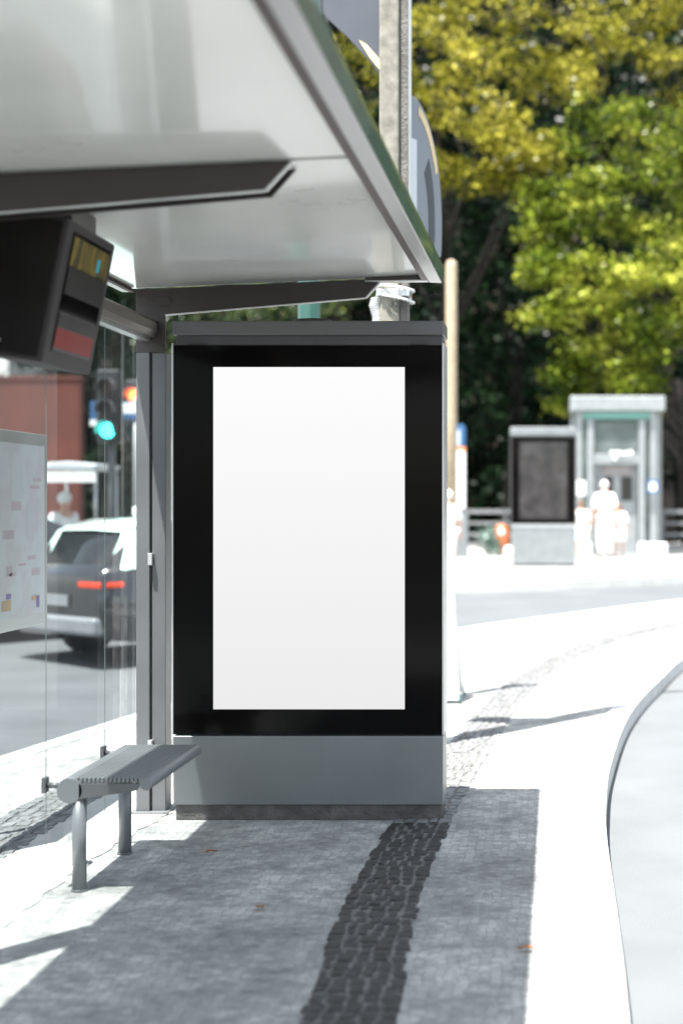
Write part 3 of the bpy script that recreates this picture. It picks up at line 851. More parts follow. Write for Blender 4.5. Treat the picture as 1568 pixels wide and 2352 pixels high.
b = MB(); b.box(u(1336.5), u(1348), .05, .06, .05, ez(964)); b.box(u(1480), u(1491.5), .05, .06, .05, ez(964)); b.box(u(1364), u(1464), .05, .06, ez(1042), ez(968)); b.build('glazing', ldk, el)
for a, c in ((1348, 1362), (1466, 1480)):
    b = MB(); b.box(u(a), u(c), -.02, .12, 0, ez(964)); b.build('door_frame', ML, el, bevel=.01)
b = MB(); b.box(u(1362.5), u(1465.5), .02, .25, ez(1066), ez(1043)); b.build('door_head', ML, el, bevel=.01)
b = MB(); b.box(u(1337), u(1491), .9, 1.0, ez(1020), ez(985)); b.box(u(1337), u(1347), .5, .6, 0, 3); b.build('inner_beam', mat('lift_inner_grey', (.22, .24, .25), .5), el)
b = MB(); b.box(u(1364), u(1464), .30, .36, 0, ez(1067)); d = b.build('door', mat('lift_door', (.30, .32, .33), .35, metal=.3), el)
for a, c in ((1388, 1408), (1426, 1452)):
    b = MB(); b.box(u(a), u(c), .285, .299, ez(1150), ez(1094)); b.build('door_window', mat('door_window_dark', (.035, .035, .035), .1), d)
b = MB(); b.box(u(1380), u(1453), .285, .299, ez(1092), ez(1068)); b.build('door_blind', mat('door_blind', (.30, .28, .28), .6), d)
b = MB()
for px, py in ((1405, 1040), (1418, 1040), (1428, 1042), (1438, 1041), (1448, 1040), (1411, 1053)):
    b.ball((u(px), -.02, ez(py)), .045, 1, .4, 1, 12)
b.build('sign_marks', mat('sign_mark_white', (.8, .82, .8), .4), el)  # white discs added in place of the unreadable sign lettering
b = MB(); b.box(u(1345), u(1490), -.4, 1.8, 0, .03); b.build('threshold', ML, el)
# back glazing so that the booth has a body
b = MB(); b.box(u(1322), u(1510), 1.75, 1.77, .05, ez(947)); b.build('rear_glazing', ldk, el)
def plaque(label, px, py, wpx, hpx, Y, m1, m2, base):
    s_ = 3593 / Y
    p = thing('plaque_sign', label, 'sign', ((px - 1278) / s_, Y, 1.55 + (1155 - py) / s_))
    b = MB(); b.box(-wpx / 2 / s_, wpx / 2 / s_, -.02, .01, -hpx / 2 / s_, hpx / 2 / s_); b.build('sign_plate', m1, p, bevel=.02, seg=3)
    b = MB(); b.box(-wpx / 3.3 / s_, wpx / 3.3 / s_, -.024, -.0205, -hpx / 3.3 / s_, hpx / 3.3 / s_); b.build('sign_symbol', m2, p, bevel=.0)
    return p
plaque('white square plaque on the left column of the lift booth', 1332, 1122, 24, 34, 33.9, M_white, mat('plaque_pale', (.6, .68, .66), .5), 0)
plaque('blue plaque with white symbol on the right column of the lift booth', 1498, 1118, 26, 32, 33.9, M_blue, M_white, 0)

# white blocks, bollard, bin, plant, fence, totems
def bollard():
    s_ = 3593 / 27.5
    o = thing('bollard', 'short white rounded bollard at the left foot of the distant kiosk', 'bollard', ((1167 - 1278) / s_, 27.5, hgt(27.5)))
    b = MB(); b.lathe([(.08, 0), (.085, .30), (.075, .36), (.04, .40), (.005, .41)], n=18); b.build('post', M_white, o)
    b = MB(); b.lathe([(.0865, .22), (.0875, .24), (.0865, .26)], n=18); b.build('band', M_alu, o)
bollard()
for px, wd, lb in ((1497, .60, 'low white stone block at the right foot of the lift booth'), (1345, .25, 'small white stone block at the left foot of the lift booth')):
    o = thing('stone_block', lb, 'stone block', ((px - 1278) / 108, 33.2, .4), 0, 'white blocks by the lift')
    b = MB(); b.box(-wd / 2, wd / 2, -.2, .2, .03, .30); b.build('block', M_white, o, bevel=.04, seg=3)
    b = MB(); b.box(-wd / 2 + .05, wd / 2 - .05, -.16, .16, 0, .03); b.build('base', M_kerb, o)
s_ = 3593 / 33
o = thing('litter_bin', 'tall grey ribbed litter bin below the blue and white totem', 'bin', ((1057 - 1278) / s_, 33, .4))
b = MB(); b.prism([(-.15, 0), (.15, 0), (.16, .98), (-.13, .98)], 'y', -.14, .14); b.build('body', mat('bin_grey', (.20, .215, .225), .5), o, bevel=.02)
b = MB(); b.box(-.155, .175, -.16, .16, .981, 1.03); b.build('lid', M_steel, o, bevel=.02)
b = MB(); [b.box(-.12 + k * .06, -.10 + k * .06, -.146, -.1405, .05, .9) for k in range(5)]; b.build('ribs', M_steel_lt, o)
def totem(label, px, Y, wd, top, o_=None):
    s_ = 3593 / Y
    o = thing('stop_totem', label, 'sign', ((px - 1278) / s_, Y, hgt(Y)), 0, 'bus stop totems')
    b = MB(); b.box(-wd / 2, wd / 2, -.05, .05, .2, top - .56); b.build('white_panel', M_white, o, bevel=.02)
    b = MB(); b.box(-wd / 2, wd / 2, -.05, .05, top - .558, top - .48); b.build('orange_band', M_orange, o)
    b = MB(); b.prism([(-wd / 2, top - .478), (wd / 2, top - .478), (wd / 2, top - .06), (wd / 2 - .06, top), (-wd / 2 + .06, top), (-wd / 2, top - .06)], 'y', -.05, .05)
    h = b.build('blue_head', M_blue, o, bevel=.015)
    b = MB(); b.box(-wd * .38, 0.02, -.056, -.0505, top - .46, top - .12); b.build('head_symbol', mat('pale_blue', (.42, .48, .55), .4), h)
    b = MB(); b.tube([(0, 0, 0), (0, 0, .2)], .04, 12); b.build('stem', M_steel, o)
    return o
totem('narrow totem sign, blue headed, right of the near kiosk above the grey bin', 1054, 33.6, .27, 2.83)
totem('narrow totem sign, blue headed, glimpsed between shelter post and near kiosk', 388, 20, .34, 2.75 + .0)
o = thing('orange_bin', 'orange round-topped bin standing left of the distant kiosk', 'bin', ((1150 - 1278) / 106, 34.2, .4))
b = MB(); b.lathe([(.15, 0), (.17, .1), (.175, .5), (.15, .6), (.10, .66), (.01, .69)], n=22); b.build('body', mat('orange_plastic', (.42, .12, .04), .4), o)
b = MB(); b.ball((0, -.15, .5), .07, 1, .5, 1.2, 12); b.build('opening', M_cloth, o)
b = MB(); b.lathe([(.16, 0), (.17, .04)], (0, 0, .0), 22); b.build('foot', M_steel, o)

def quads_from(P, Nn, size, rnd, asp=1.5):
    """diamond leaves at points P with normals Nn"""
    n = len(P)
    a = rnd.normal(size=(n, 3)); a -= (a * Nn).sum(1)[:, None] * Nn; a /= np.linalg.norm(a, axis=1)[:, None] + 1e-9
    c = np.cross(Nn, a)
    sz = size * rnd.uniform(.6, 1.35, n)[:, None]
    V = np.empty((n, 4, 3))
    V[:, 0] = P - a * sz * asp * .5; V[:, 1] = P + c * sz * .5
    V[:, 2] = P + a * sz * asp * .5; V[:, 3] = P - c * sz * .5
    return V.reshape(-1, 3)
def leaf_object(name, V, m, parent=None):
    n = len(V) // 4
    me = bpy.data.meshes.new(name)
    me.vertices.add(len(V)); me.vertices.foreach_set('co', V.astype(np.float32).ravel())
    me.loops.add(4 * n); me.loops.foreach_set('vertex_index', np.arange(4 * n, dtype=np.int32))
    me.polygons.add(n); me.polygons.foreach_set('loop_start', np.arange(0, 4 * n, 4, dtype=np.int32))
    me.polygons.foreach_set('loop_total', np.full(n, 4, dtype=np.int32))
    me.update(calc_edges=True); me.materials.append(m)
    o = bpy.data.objects.new(name, me); COL.objects.link(o)
    if parent is not None: o.parent = parent
    return o
def clump_leaves(clumps, per, size, seed, up=.5, shell=.55, asp=1.5):
    rnd = np.random.default_rng(seed); out = []
    for (cx, cy, cz, rx, ry, rz) in clumps:
        n = int(per * rx * rz)
        d = rnd.normal(size=(n, 3)); d /= np.linalg.norm(d, axis=1)[:, None]
        r = rnd.uniform(shell, 1.08, n)[:, None] ** .8
        P = d * r * np.array([rx, ry, rz]) + np.array([cx, cy, cz])
        P += rnd.normal(size=(n, 3)) * .07
        Nn = d * .6 + rnd.normal(size=(n, 3)) * .55 + np.array([0, -.1, up]); Nn /= np.linalg.norm(Nn, axis=1)[:, None]
        out.append(quads_from(P, Nn, size, rnd, asp))
    return np.concatenate(out)

# low plant by the orange bin
o = thing('low_plant', 'low pale green plant beside the orange bin', 'plant', ((1125 - 1278) / 106, 34, .4))
V = clump_leaves([(0, 0, .3, .16, .15, .25), (-.1, 0, .42, .12, .12, .16), (.1, 0, .15, .16, .12, .12)], 9000, .045, 3)
leaf_object('foliage', V, leaf_mat('pale_leaf', (.10, .18, .14), (.25, .38, .32), (.4, .5, .45)), o)
b = MB(); b.tube([(0, 0, 0), (-.03, 0, .25), (-.05, 0, .45)], [.02, .014, .006], 8); b.build('stem', M_bark, o)

# railings left and right of the plaza
def railing(label, x0, x1, Y, step):
    o = thing('railing', label, 'railing', (x0, Y, hgt(Y)), 0, 'railings along the far pavement')
    L_ = x1 - x0
    for z, r in ((.95, .045), (.68, .03), (.42, .03), (.16, .03)):
        b = MB(); b.box(0, L_, -.03, .03, z - r, z + r); b.build('rail', mat('rail_grey', (.22, .225, .23), .5, metal=.3), o)
    k = 0
    while k * step <= L_:
        b = MB(); b.box(k * step - .04, k * step + .04, -.045, .045, 0, 1.02); b.build('railing_post', M_steel, o, bevel=.006); k += 1
railing('grey metal railing right of the lift booth', 2.45, 8.5, 36, 1.2)
railing('dark metal railing left of the lift booth behind the orange bin', -9.0, .1, 36.5, 1.3)

# ------------------------------------------------------------------ people
def skin_obj(name, verts, edges, radii, m, parent, root=0, sub=1):
    me = bpy.data.meshes.new(name); me.from_pydata([tuple(v) for v in verts], edges, [])
    me.materials.append(m)
    o = bpy.data.objects.new(name, me); COL.objects.link(o); o.parent = parent
    sk = o.modifiers.new('skin', 'SKIN'); sk.use_smooth_shade = True
    for i, r in enumerate(radii):
        d = me.skin_vertices[0].data[i]; d.radius = (r, r) if not hasattr(r, '__len__') else r
        d.use_root = (i == root)
    s = o.modifiers.new('sub', 'SUBSURF'); s.levels = sub; s.render_levels = sub
    return o
def person(label, loc, rz, H, stoop=0.0, hair=None, sit=False, stride=.10, dress=False, shoe=None):
    """H standing height; facing -Y before rotation"""
    k = H / 1.72
    p = thing('person', label, 'person', loc, rz)
    V, E, Rr = [], [], []
    def v(x, y, z, r, par=None):
        y2 = y - stoop * max(0, z - .95) ** 1.3
        V.append((x * k, y2 * k, z * k)); Rr.append((r[0] * k, r[1] * k) if hasattr(r, '__len__') else r * k)
        if par is not None: E.append((par, len(V) - 1))
        return len(V) - 1
    pel = v(0, 0, .95, (.14, .10))
    wst = v(0, 0, 1.10, (.125, .09), pel); ch = v(0, 0, 1.28, (.15, .10), wst); ub = v(0, 0, 1.41, (.12, .08), ch)
    nk = v(0, -.01, 1.49, .052, ub); j = v(0, -.02, 1.54, (.060, .066), nk)
    hd = v(0, -.03, 1.61, (.073, .088), j); tp = v(0, -.02, 1.69, (.06, .07), hd)
    hands = []
    for s in (-1, 1):
        shd = v(s * .17, 0, 1.40, .055, ub); elb = v(s * .24, .02, 1.12, .040, shd)
        wr = v(s * .26, -.05, .88, .026, elb); pm = v(s * .265, -.065, .81, (.038, .020), wr)
        for q in range(4):
            f1 = v(s * .265 + .0, -.095 + q * .020, .75, .0095, pm); f2 = v(s * .262, -.10 + q * .020, .705 + (.010 if q in (0, 3) else 0), .008, f1)
        t1 = v(s * .25, -.115, .80, .010, wr); t2 = v(s * .245, -.125, .765, .009, t1)
        hands.append(pm)
        hp = v(s * .09, 0, .88, .088, pel); kn = v(s * .10, -.02 + s * stride, .49, .058, hp)
        cf = v(s * .105, .02 + s * stride, .32, .054, kn)
        if sit:
            V[kn] = (s * .12 * k, -.42 * k, .92 * k); V[cf] = (s * .12 * k, -.44 * k, .68 * k)
        an = v(s * .105, -.43, .47, .036, cf) if sit else v(s * .105, .03 + s * stride * 1.2, .085, .036, cf); ft = v(s * .11, -.55 if sit else -.12 + s * stride * 1.2, .42 if sit else .035, (.042, .03), an)
    body = skin_obj('body', V, E, Rr, M_skin, p)
    # face: nose, ears, eyes
    hx, hy, hzz = V[hd]
    b = MB(); b.ball((hx, hy - .088 * k, hzz + .0), .012 * k, 1, 1.1, 1.5, 8)
    for s in (-1, 1): b.ball((hx + s * .074 * k, hy, hzz), .016 * k, .5, 1, 1.6, 8)
    b.build('nose_and_ears', M_skin, body)
    b = MB()
    for s in (-1, 1): b.ball((hx + s * .028 * k, hy - .082 * k, hzz + .02 * k), .009 * k, 1, .6, .7, 8)
    b.build('eyes', M_shoe, body)
    b = MB(); b.ball((hx, hy + .016 * k, hzz + .035 * k), .098 * k, .93, 1.05, .98, 18); b.build('hair', hair or M_hairw, p)
    # shirt and trousers: the same skeleton, a little fuller
    def clothing(name, idx, grow, m):
        mp_ = {a: n for n, a in enumerate(idx)}
        vv = [V[a] for a in idx]; rr = []
        for a in idx:
            q = Rr[a]; rr.append((q[0] + grow * k, q[1] + grow * k) if hasattr(q, '__len__') else q + grow * k)
        ee = [(mp_[a], mp_[c]) for a, c in E if a in mp_ and c in mp_]
        return skin_obj(name, vv, ee, rr, m, p)
    arm = 8 + 0
    per = 19  # vertices per side
    side = [8, 8 + per - 0]
    idx_sh = [pel, wst, ch, ub]
    idx_tr = [pel]
    base = 8
    n_side = (len(V) - 8) // 2
    for s in (0, 1):
        o_ = base + s * n_side
        idx_sh += [o_, o_ + 1]
        leg = o_ + n_side - 5
        idx_tr += [leg, leg + 1] + ([] if dress else [leg + 2, leg + 3])
    clothing('shirt', idx_sh, .022, M_cloth)
    clothing('skirt' if dress else 'trousers', idx_tr, .03 if not dress else .06, M_cloth)
    for s in (0, 1):
        a = V[base + s * n_side + n_side - 2]
        b = MB(); b.ball((a[0], a[1] - .07 * k, a[2] - .05 * k), .05 * k, 1, 2.6, .75, 14); b.build('shoe', shoe or M_shoe, p)
    return p
def pp(px, Y): return ((px - 1278) / 3593 * Y, Y, hgt(Y))
person('stooping person in loose white shirt and trousers in front of the lift door', pp(1388, 32.6), R(180), 1.60, stoop=.35, hair=M_hairw, stride=.06)
person('small child in white holding on at the right of the stooping person', pp(1421, 32.9), R(170), 1.12, hair=M_hairb, dress=True)
person('small child in white between the distant kiosk and the stooping person', pp(1334, 32.4), R(185), 1.18, hair=M_hairb, dress=True)
person('person in white half hidden by the right edge of the near kiosk', pp(1029, 26.0), R(200), 1.40, hair=M_hairw)

# ------------------------------------------------------------------ taxi
def make_taxi():
    fwd = Vector((.66, .75, 0)).normalized(); ang = math.atan2(fwd.y, fwd.x)
    Yc = 15.4; s_ = 3593 / Yc
    corner = Vector(((243 - 1278) / s_, Yc, 0))
    # rear right corner in local frame: (0, -.88)
    left = Vector((-fwd.y, fwd.x, 0))
    loc = corner + left * .88
    t = thing('taxi', 'black taxi with pale mint roof on the road behind the shelter glass', 'taxi', (loc.x, loc.y, hgt(loc.y) - .148), ang)
    def sect(x, hw, z0, z1, belly=.0):
        # closed section of the lower body
        return [(x, -hw * .93, z0), (x, -hw, z0 + .12), (x, -hw * 1.0, (z0 + z1) / 2), (x, -hw * .97, z1 - .06), (x, -hw * .88, z1),
                (x, hw * .88, z1), (x, hw * .97, z1 - .06), (x, hw, (z0 + z1) / 2), (x, hw, z0 + .12), (x, hw * .93, z0)]
    st = [(-.02, .78, .38, .90), (.05, .86, .28, 1.0), (.35, .88, .24, 1.02), (1.0, .885, .22, .99), (2.4, .885, .22, .97), (3.3, .88, .22, .94), (3.9, .85, .22, .86), (4.3, .78, .26, .74), (4.38, .66, .34, .60)]
    rows = [sect(*a) + [sect(*a)[0]] for a in st]
    b = MB(); b.grid(rows, True)
    b.add([tuple(q) for q in rows[0][:-1]], [tuple(range(10))]); b.add([tuple(q) for q in rows[-1][:-1]], [tuple(range(10))])
    b.build('body', M_carblack, t)
    # greenhouse
    def gh(x, hw, z): return [(x, -hw, z), (x, hw, z)]
    prof = [(.18, .98), (.45, 1.38), (.75, 1.45), (1.6, 1.48), (2.2, 1.43), (3.05, .97)]
    low = [(x, 0) for x, _ in prof]
    b = MB()
    rows = []
    for x, z in prof:
        hw = .80 - (z - .97) * .42
        rows.append([(x, -.80, .97), (x, -hw, z), (x, hw, z), (x, .80, .97)])
    b.grid(rows, True); b.build('cabin_windows', M_carglass, t)
    rows = []
    for x, z in [(.40, 1.345), (.46, 1.40), (.75, 1.465), (1.6, 1.495), (2.2, 1.445), (2.28, 1.41)]:
        hw = .80 - (z - .97) * .40
        rows.append([(x, -hw - .01, z - .05), (x, -hw + .04, z), (x, 0, z + .015), (x, hw - .04, z), (x, hw + .01, z - .05)])
    b = MB(); b.grid(rows, True); b.build('roof', M_mint, t)
    for s in (-1, 1):      # wide rear pillars in the roof colour
        b = MB()
        b.add([(.22, s * .83, .97), (.80, s * .83, .97), (.62, s * .665, 1.40), (.42, s * .665, 1.36)], [(0, 1, 2, 3)])
        b.add([(.20, s * .60, .985), (.22, s * .83, .97), (.42, s * .665, 1.36), (.41, s * .56, 1.37)], [(0, 1, 2, 3)])
        b.build('rear_pillar', M_mint, t)
        b = MB(); b.add([(1.62, s * .83, .97), (1.70, s * .83, .97), (1.70, s * .63, 1.45), (1.62, s * .63, 1.45)], [(0, 1, 2, 3)]); b.build('door_pillar', M_carblack, t)
        b = MB(); b.box(-.035, .02, *sorted((s * .42, s * .80)), .79, .855); b.box(.02, .22, *sorted((s * .845, s * .885)), .80, .855); b.build('tail_light', M_red, t, bevel=.02)
        for x in (.85, 3.5):
            b = MB(); b.tube([(x, s * .70, .31), (x, s * .895, .31)], .31, 28); wl = b.build('wheel', M_tyre, t, bevel=.03)
            b = MB(); b.tube([(x, s * .896, .31), (x, s * .905, .31)], .2, 20); b.build('rim', M_alu, wl)
        b = MB(); b.box(2.55, 2.72, *sorted((s * .86, s * 1.0)), .96, 1.08); b.build('mirror', M_carblack, t, bevel=.03)
        b = MB(); b.box(1.35, 1.52, *sorted((s * .884, s * .905)), .84, .87); b.build('door_handle', M_alu, t, bevel=.006)
    b = MB(); b.box(-.09, .10, -.80, .80, .32, .50); b.build('rear_bumper', mat('bumper_grey', (.30, .31, .32), .3, metal=.3), t, bevel=.04, seg=3)
    b = MB(); b.box(-.045, -.021, -.26, .26, .60, .71); b.build('number_plate', mat('plate_grey', (.25, .26, .27), .4), t)
    b = MB(); b.box(1.0, 1.12, -.18, .18, 1.50, 1.60); b.build('roof_sign', M_white, t, bevel=.02)
make_taxi()
src = [o for o in bpy.data.objects if o.name == 'taxi'][0]
t2 = copy_thing(src, (src.location.x - 2.9, src.location.y + 1.3, hgt(17) - .148), src.rotation_euler.z - .12, 'second black taxi at the left edge, largely behind the map stand')
for o_ in (src, t2): o_['group'] = 'taxis behind the glass wall'

# ------------------------------------------------------------------ tuk-tuk with driver, behind the taxi
TY = 21.5; ts_ = 3593 / TY
tk = thing('tuk_tuk', 'open white tuk-tuk with flat canopy behind the black taxi', 'vehicle', ((188 - 1278) / ts_, TY, hgt(TY) - .148))
b = MB(); b.prism([(-.75, .30), (.70, .30), (.75, .9), (.55, 1.0), (.40, .42), (-.10, .42), (-.12, .62), (-.75, .62)], 'y', -.5, .5); b.build('body', M_white, tk, bevel=.05, seg=3)
b = MB(); b.prism([(-.40, 1.93), (.35, 1.93), (.38, 2.00), (0, 2.04), (-.38, 2.02)], 'y', -.55, .55); b.build('canopy', mat('tuk_canopy', (.52, .54, .56), .6), tk, bevel=.02)
b = MB(); b.box(-.36, .36, -.57, -.555, 1.76, 1.90); b.build('canopy_fringe', M_cloth, tk)
b = MB()
for x in (-.36, .34):
    for y in (-.5, .5): b.tube([(x, y, .9), (x * 1.0, y, 1.94)], .02, 8)
b.build('canopy_frame', M_alu, tk)
for x, y in ((-.5, .48), (-.5, -.48), (.6, 0)):
    b = MB(); b.tube([(x, y - .07, .24), (x, y + .07, .24)], .24, 22); b.build('wheel', M_tyre, tk, bevel=.03)
b = MB(); b.box(-.7, -.14, -.4, .4, .625, .745); b.build('seat', mat('seat_green', (.06, .2, .12), .6), tk, bevel=.03)
person('driver in white hat sitting in the open tuk-tuk', ((145 - 1278) / 3593 * 21.3, 21.35, hgt(TY) - .21), R(60), 1.68, hair=M_cloth, sit=True)

# ------------------------------------------------------------------ traffic lights and signs beyond the glass
def traffic_light(label, px, Y, lit, zl):
    s_ = 3593 / Y
    o = thing('traffic_light', label, 'traffic light', ((px - 1278) / s_, Y, hgt(Y) - .148), 0, 'traffic lights beyond the shelter glass')
    dk = mat('signal_black', (.02, .021, .022), .5)
    b = MB(); b.tube([(0, .08, 0), (0, .08, zl + .7)], .05, 12); b.build('pole', M_steel, o)
    b = MB(); b.box(-.15, .15, -.1, .1, zl - .16, zl + .78); b.build('housing', dk, o, bevel=.03)
    for k, nm in enumerate(('green', 'amber', 'red')):
        z = zl + .27 * k
        on = nm == lit
        colr = {'green': (.05, .85, .75), 'amber': (.2, .12, .02), 'red': (1, .14, .04)}[nm]
        mm = mat('lens_' + nm + ('_on' if on else '_off'), tuple(c * (.4 if on else .05) for c in colr), .3, emit=colr if on else None, estr=3.0)
        b = MB(); b.tube([(0, -.101, z), (0, -.115, z)], .095, 24); ln = b.build('lens', mm, o)
        b = MB()
        out, inn = [], []
        rows = []
        for a in np.linspace(-20, 200, 18):
            c_, s__ = math.cos(R(a)), math.sin(R(a))
            rows.append([(.11 * c_, -.10, z + .11 * s__), (.11 * c_, -.28, z + .11 * s__), (.118 * c_, -.28, z + .118 * s__), (.118 * c_, -.10, z + .118 * s__)])
        b.grid(rows); b.build('visor', mat('visor_grey', (.10, .10, .10), .35), ln)
    return o
traffic_light('black traffic light showing green behind the glass wall', 253, 20, 'green', 2.52 + .0 - hgt(20) + .1)
traffic_light('black traffic light showing red beside the shelter post', 313, 24, 'red', 1.55 + (1155 - 902) / (3593 / 24) - hgt(24) + .1 - .54)
o = thing('street_sign', 'wide blue and white street sign behind the green traffic light', 'sign', ((262 - 1278) / (3593 / 21), 21, hgt(21) - .148))
b = MB(); b.box(-.32, .32, 0, .02, 2.62, 2.86); pl = b.build('sign_plate', M_blue, o, bevel=.006)
b = MB(); b.box(-.32, -.02, -.004, -.0005, 2.53, 2.615); b.box(.12, .30, -.004, -.0005, 2.70, 2.84); b.build('sign_field', M_white, pl)
b = MB(); b.tube([(.28, .05, 0), (.28, .05, 2.9)], .035, 12); b.build('pole', M_steel_lt, o)

# ------------------------------------------------------------------ buildings on the left
def building(name, label, x0, x1, y0, y1, h, m, rows_, cols_, mw, mc=None):
    o = thing(name, label, 'building', ((x0 + x1) / 2, y0, hgt(y0)))
    hw = (x1 - x0) / 2; d = y1 - y0
    b = MB(); b.box(-hw, hw, 0, d, 0, h); b.build('wall', m, o, bevel=.02)
    b = MB(); b.box(-hw - .12, hw + .12, -.12, d + .12, h + .001, h + .22); b.build('cornice', mc or mat('cornice_stone', (.3, .28, .25), .8), o, bevel=.02)
    for r in range(rows_):
        for c in range(cols_):
            x = -hw + (c + .5) * 2 * hw / cols_; z = 1.0 + r * 3.0
            if z + 1.5 > h: continue
            b = MB(); b.box(x - .45, x + .45, -.05, -.004, z, z + 1.4); f = b.build('window', mw, o)
            b = MB(); b.box(x - .37, x + .37, -.06, -.0505, z + .08, z + 1.32); b.build('pane', M_carglass, f)
            b = MB(); b.box(x - .5, x + .5, -.12, -.004, z - .08, z - .002); b.build('sill', M_kerb, f)
    return o
Mbr = mat('red_reflection_wall_colour', (.105, .027, .017), .85, var=.22, scale=1.2, bump=.4)
o = thing('red_reflection_wall', 'plain brick red wall standing in for a reflection on the shelter glass, above the tuk-tuk', 'wall', (-12.3, 33, hgt(33)))  # wall added in place of the red reflection lying on the glass
b = MB(); b.box(-2.3, 2.25, 0, .30, 0, 3.75); b.build('wall', Mbr, o, bevel=.01)  # body of the added wall that stands in for the red reflection
b = MB(); b.box(-2.33, 2.28, -.03, .33, 3.751, 3.83); b.build('red_reflection_coping', Mbr, o, bevel=.01)
building('white_building', 'tall pale building at the far left beyond the shelter glass', -26, -15.75, 45, 58, 16, mat('pale_render', (.62, .62, .60), .8), 5, 3, M_white)

# ------------------------------------------------------------------ trees
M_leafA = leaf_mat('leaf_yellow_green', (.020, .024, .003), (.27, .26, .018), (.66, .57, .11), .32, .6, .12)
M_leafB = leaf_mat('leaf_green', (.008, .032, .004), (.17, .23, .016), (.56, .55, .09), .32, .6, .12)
M_leafD = leaf_mat('leaf_dark', (.002, .005, .0025), (.004, .013, .006), (.016, .032, .011), .15, 1.2, .06)  # deep shade behind the lit crowns is put into this near-black green
def limb(b, p0, p1, r0, r1, rnd, n=6, jit=.2):
    p0, p1 = Vector(p0), Vector(p1); pts, rr = [], []
    for i in range(n + 1):
        t = i / n; p = p0.lerp(p1, t)
        if 0 < i < n: p += Vector((rnd.uniform(-.12, .12), rnd.uniform(-.12, .12), rnd.uniform(-.08, .08))) * (p1 - p0).length * jit
        pts.append(p); rr.append(r0 + (r1 - r0) * t)
    b.tube(pts, rr, 9)
def tree(label, x, y, H, clumps, m, per, leaf, seed, tr=.22, name='broadleaf_tree', asp=1.5, up=.5):
    o = thing(name, label, 'tree', (x, y, hgt(y)), 0, 'trees beyond the far pavement')
    rnd = random.Random(seed)
    z0 = hgt(y)
    cl = [(a - x, b_ - y, c - z0, d, e, f) for a, b_, c, d, e, f in clumps]
    b = MB(); topp = (rnd.uniform(-.4, .4), .3, H * .62)
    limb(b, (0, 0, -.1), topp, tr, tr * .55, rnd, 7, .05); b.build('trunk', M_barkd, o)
    b = MB()
    for c in cl[::2]:
        base = (topp[0] * .7, topp[1] * .7, min(H * .6, max(H * .25, c[2] * .55)))
        limb(b, base, (c[0], c[1], c[2]), tr * .35, .02, rnd, 5)
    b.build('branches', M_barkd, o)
    # small twig clumps around every mass, so that the outline is ragged
    extra = []
    for c in cl:
        extra.append((c[0], c[1] + .3, c[2], c[3] * .62, c[4] * .6, c[5] * .62))
        for k in range(15):
            a = rnd.uniform(0, 6.28); e = rnd.uniform(-.7, 1.2)
            r = rnd.uniform(.14, .34); q_ = rnd.uniform(.65, 1.12)
            extra.append((c[0] + q_ * c[3] * math.cos(a) * math.cos(e), c[1] + q_ * c[4] * math.sin(a) * math.cos(e) - .1, c[2] + q_ * c[5] * math.sin(e), r * 1.6, r * 1.2, r * .6))
    leaf_object('crown', clump_leaves(extra, per, leaf, seed, up=up, asp=asp), m, o)
def C(px, py, Y, rpx, rpy, dy=1.0):       # a foliage mass given where it stands
    s_ = 3593 / Y
    return ((px - 1278) / s_, Y, 1.55 + (1155 - py) / s_, rpx / s_, rpx / s_ * dy, rpy / s_)
tree('tall yellow-green tree above the concrete pole, leftmost of the lit crowns', -3.0, 42, 12.5,
     [C(1010, 60, 39, 110, 90), C(1120, 130, 38.5, 100, 80), C(1000, 230, 38.6, 80, 70), C(1110, 290, 38, 90, 70), C(1190, 350, 37.8, 60, 50), C(1230, 180, 38.8, 90, 80), C(1180, 0, 39.5, 110, 70),
      C(860, 130, 40, 90, 90), C(800, 300, 40.5, 80, 80), C(850, -30, 41, 110, 90), C(1230, 370, 37.8, 55, 45), C(960, 380, 38.6, 45, 40), C(1040, 400, 38.4, 60, 45), C(1140, 420, 38.2, 55, 35)], M_leafA, 800, .082, 11)
tree('tall golden-green tree with brown gaps at the top right', 3.2, 45, 14,
     [C(1340, 60, 43, 100, 60), C(1470, 40, 43.5, 80, 50), C(1540, 130, 42.5, 70, 50), C(1330, 190, 42, 80, 60), C(1560, 20, 43, 90, 60), C(1400, 120, 44.5, 60, 40), C(1600, 250, 43, 80, 80)], M_leafA, 520, .09, 12)
tree('wide green tree filling the middle right above the lift booth', 2.6, 42, 10.5,
     [C(1300, 330, 38.5, 85, 60), C(1400, 270, 38.6, 75, 60), C(1460, 400, 38, 100, 70), C(1350, 450, 37.6, 80, 60), C(1540, 330, 38.5, 70, 80), C(1290, 520, 37.4, 60, 60), C(1250, 620, 37.4, 55, 45), C(1235, 450, 37.6, 50, 45), C(1225, 560, 37.5, 40, 35), C(1540, 520, 38, 80, 80), C(1420, 520, 38.2, 60, 50), C(1590, 420, 39, 80, 80)], M_leafB, 760, .082, 13)
tree('feathery light green tree with drooping sprays right behind the lift booth', 3.4, 40, 7,
     [C(1300, 600, 36.9, 85, 22), C(1260, 640, 36.9, 50, 16), C(1450, 640, 36.8, 90, 60), C(1540, 620, 36.6, 80, 90), C(1330, 700, 36.8, 80, 26), C(1260, 735, 36.8, 60, 18), C(1430, 760, 36.6, 95, 60), C(1540, 780, 36.8, 90, 90),
      C(1350, 820, 36.8, 60, 40), C(1300, 870, 36.9, 40, 30), C(1440, 860, 36.9, 60, 40), C(1330, 930, 37, 40, 30), C(1480, 910, 37.2, 50, 50), C(1600, 700, 37, 80, 120)], M_leafB, 900, .072, 14, asp=2.2)
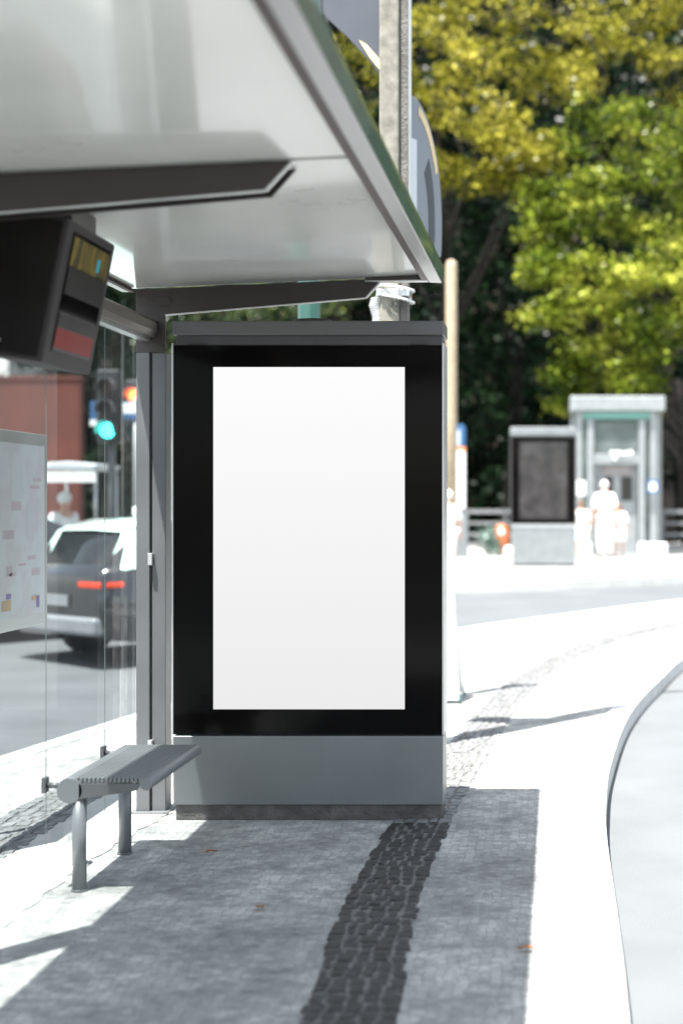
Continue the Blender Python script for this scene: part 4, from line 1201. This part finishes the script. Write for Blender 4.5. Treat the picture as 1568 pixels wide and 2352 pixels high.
tree('dark evergreen tree in shade right of the wooden pole', -1.4, 43, 9,
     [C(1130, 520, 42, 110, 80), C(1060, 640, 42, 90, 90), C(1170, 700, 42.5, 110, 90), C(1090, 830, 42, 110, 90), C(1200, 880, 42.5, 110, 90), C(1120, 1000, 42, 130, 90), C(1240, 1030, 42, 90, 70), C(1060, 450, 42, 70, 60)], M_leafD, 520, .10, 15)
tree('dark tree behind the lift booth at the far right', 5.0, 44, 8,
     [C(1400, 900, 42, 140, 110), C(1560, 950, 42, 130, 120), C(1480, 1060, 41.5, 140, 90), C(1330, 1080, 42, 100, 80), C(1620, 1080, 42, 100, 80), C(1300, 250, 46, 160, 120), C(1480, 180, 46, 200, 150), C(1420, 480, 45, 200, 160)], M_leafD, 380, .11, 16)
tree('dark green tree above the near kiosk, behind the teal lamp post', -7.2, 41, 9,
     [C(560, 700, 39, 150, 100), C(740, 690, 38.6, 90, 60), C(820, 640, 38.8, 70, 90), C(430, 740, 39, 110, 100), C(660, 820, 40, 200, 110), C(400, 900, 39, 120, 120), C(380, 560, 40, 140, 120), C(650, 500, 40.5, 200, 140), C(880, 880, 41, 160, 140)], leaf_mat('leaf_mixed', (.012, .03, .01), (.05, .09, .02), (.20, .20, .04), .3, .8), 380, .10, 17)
tree('dark green tree over the red reflection wall on the left', -12.5, 44, 8.5,
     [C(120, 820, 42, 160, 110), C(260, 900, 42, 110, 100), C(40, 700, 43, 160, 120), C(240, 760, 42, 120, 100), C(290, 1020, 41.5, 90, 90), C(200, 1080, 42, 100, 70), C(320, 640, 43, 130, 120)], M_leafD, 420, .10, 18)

# the wooded bank behind everything
b = MB(); rows = []
rn = random.Random(5)
for j, (y, z) in enumerate(((46.5, -.2), (47.5, 3), (48.5, 6.5), (50, 10.5), (52, 14.5), (55, 19), (60, 24), (75, 30))):
    rows.append([(x, y + rn.uniform(-.5, .5) + .004 * x * x, z + rn.uniform(-.4, .4) + .4) for x in np.linspace(-48, 48, 40)])
tag(b.grid(rows, True).build('wooded_hill', M_soil), kind='structure')
rnd = np.random.default_rng(21)
n = 90000
ybz = np.array([[46.5, .2], [47.5, 3.4], [48.5, 6.9], [50, 10.9], [52, 14.9], [55, 19.4], [60, 24.4]])
z = rnd.uniform(.2, 21, n); yb = np.interp(z, ybz[:, 1], ybz[:, 0])
x = rnd.uniform(-22, 9, n)
cl_ = np.sin(x * 1.9 + np.sin(z * 1.3) * 2) * np.cos(z * 1.7 + x * .6) * .5
P = np.stack([x, yb + .004 * x * x - .5 - cl_ - rnd.uniform(0, .7, n), z], 1)
Nn = rnd.normal(size=(n, 3)) * .6 + np.array([0, -.7, .35]); Nn /= np.linalg.norm(Nn, axis=1)[:, None]
o = leaf_object('undergrowth', quads_from(P, Nn, .17, rnd), M_leafD)
tag(o, 'dense dark ivy and undergrowth covering the bank behind the trees', 'undergrowth', kind='stuff')

# ------------------------------------------------------------------ dry leaves and litter on the pavement
rl = random.Random(9)
for lb, x, y in (('dry orange leaf on the shaded pavement, right of the dark band', (1210 - 1278) / 772 * 1.0 - .02, 5.4),
                 ('dry orange leaf on the shaded pavement, in front of the bench', -1.13, 5.95),
                 ('small curled leaf nearest the front bench leg', -1.52, 6.9)):
    o = thing('dry_leaf', lb, 'leaf', (x, y, .012), rl.uniform(0, 6), 'dry leaves on the pavement')
    b = MB(); w_ = .016
    b.grid([[(-.03 + .06 * i / 5, s * w_ * math.sin(math.pi * (i + .3) / 5.6), .006 * abs(s) + .004 * math.sin(i)) for s in (-1, -.5, 0, .5, 1)] for i in range(6)], True)
    b.build('blade', mat('dry_leaf_brown', (.32, .13, .05), .8), o)
    b = MB(); b.tube([(-.03, 0, .002), (-.05, .003, .004)], .0012, 5); b.build('stalk', mat('dry_leaf_brown', (.32, .13, .05), .8), o)
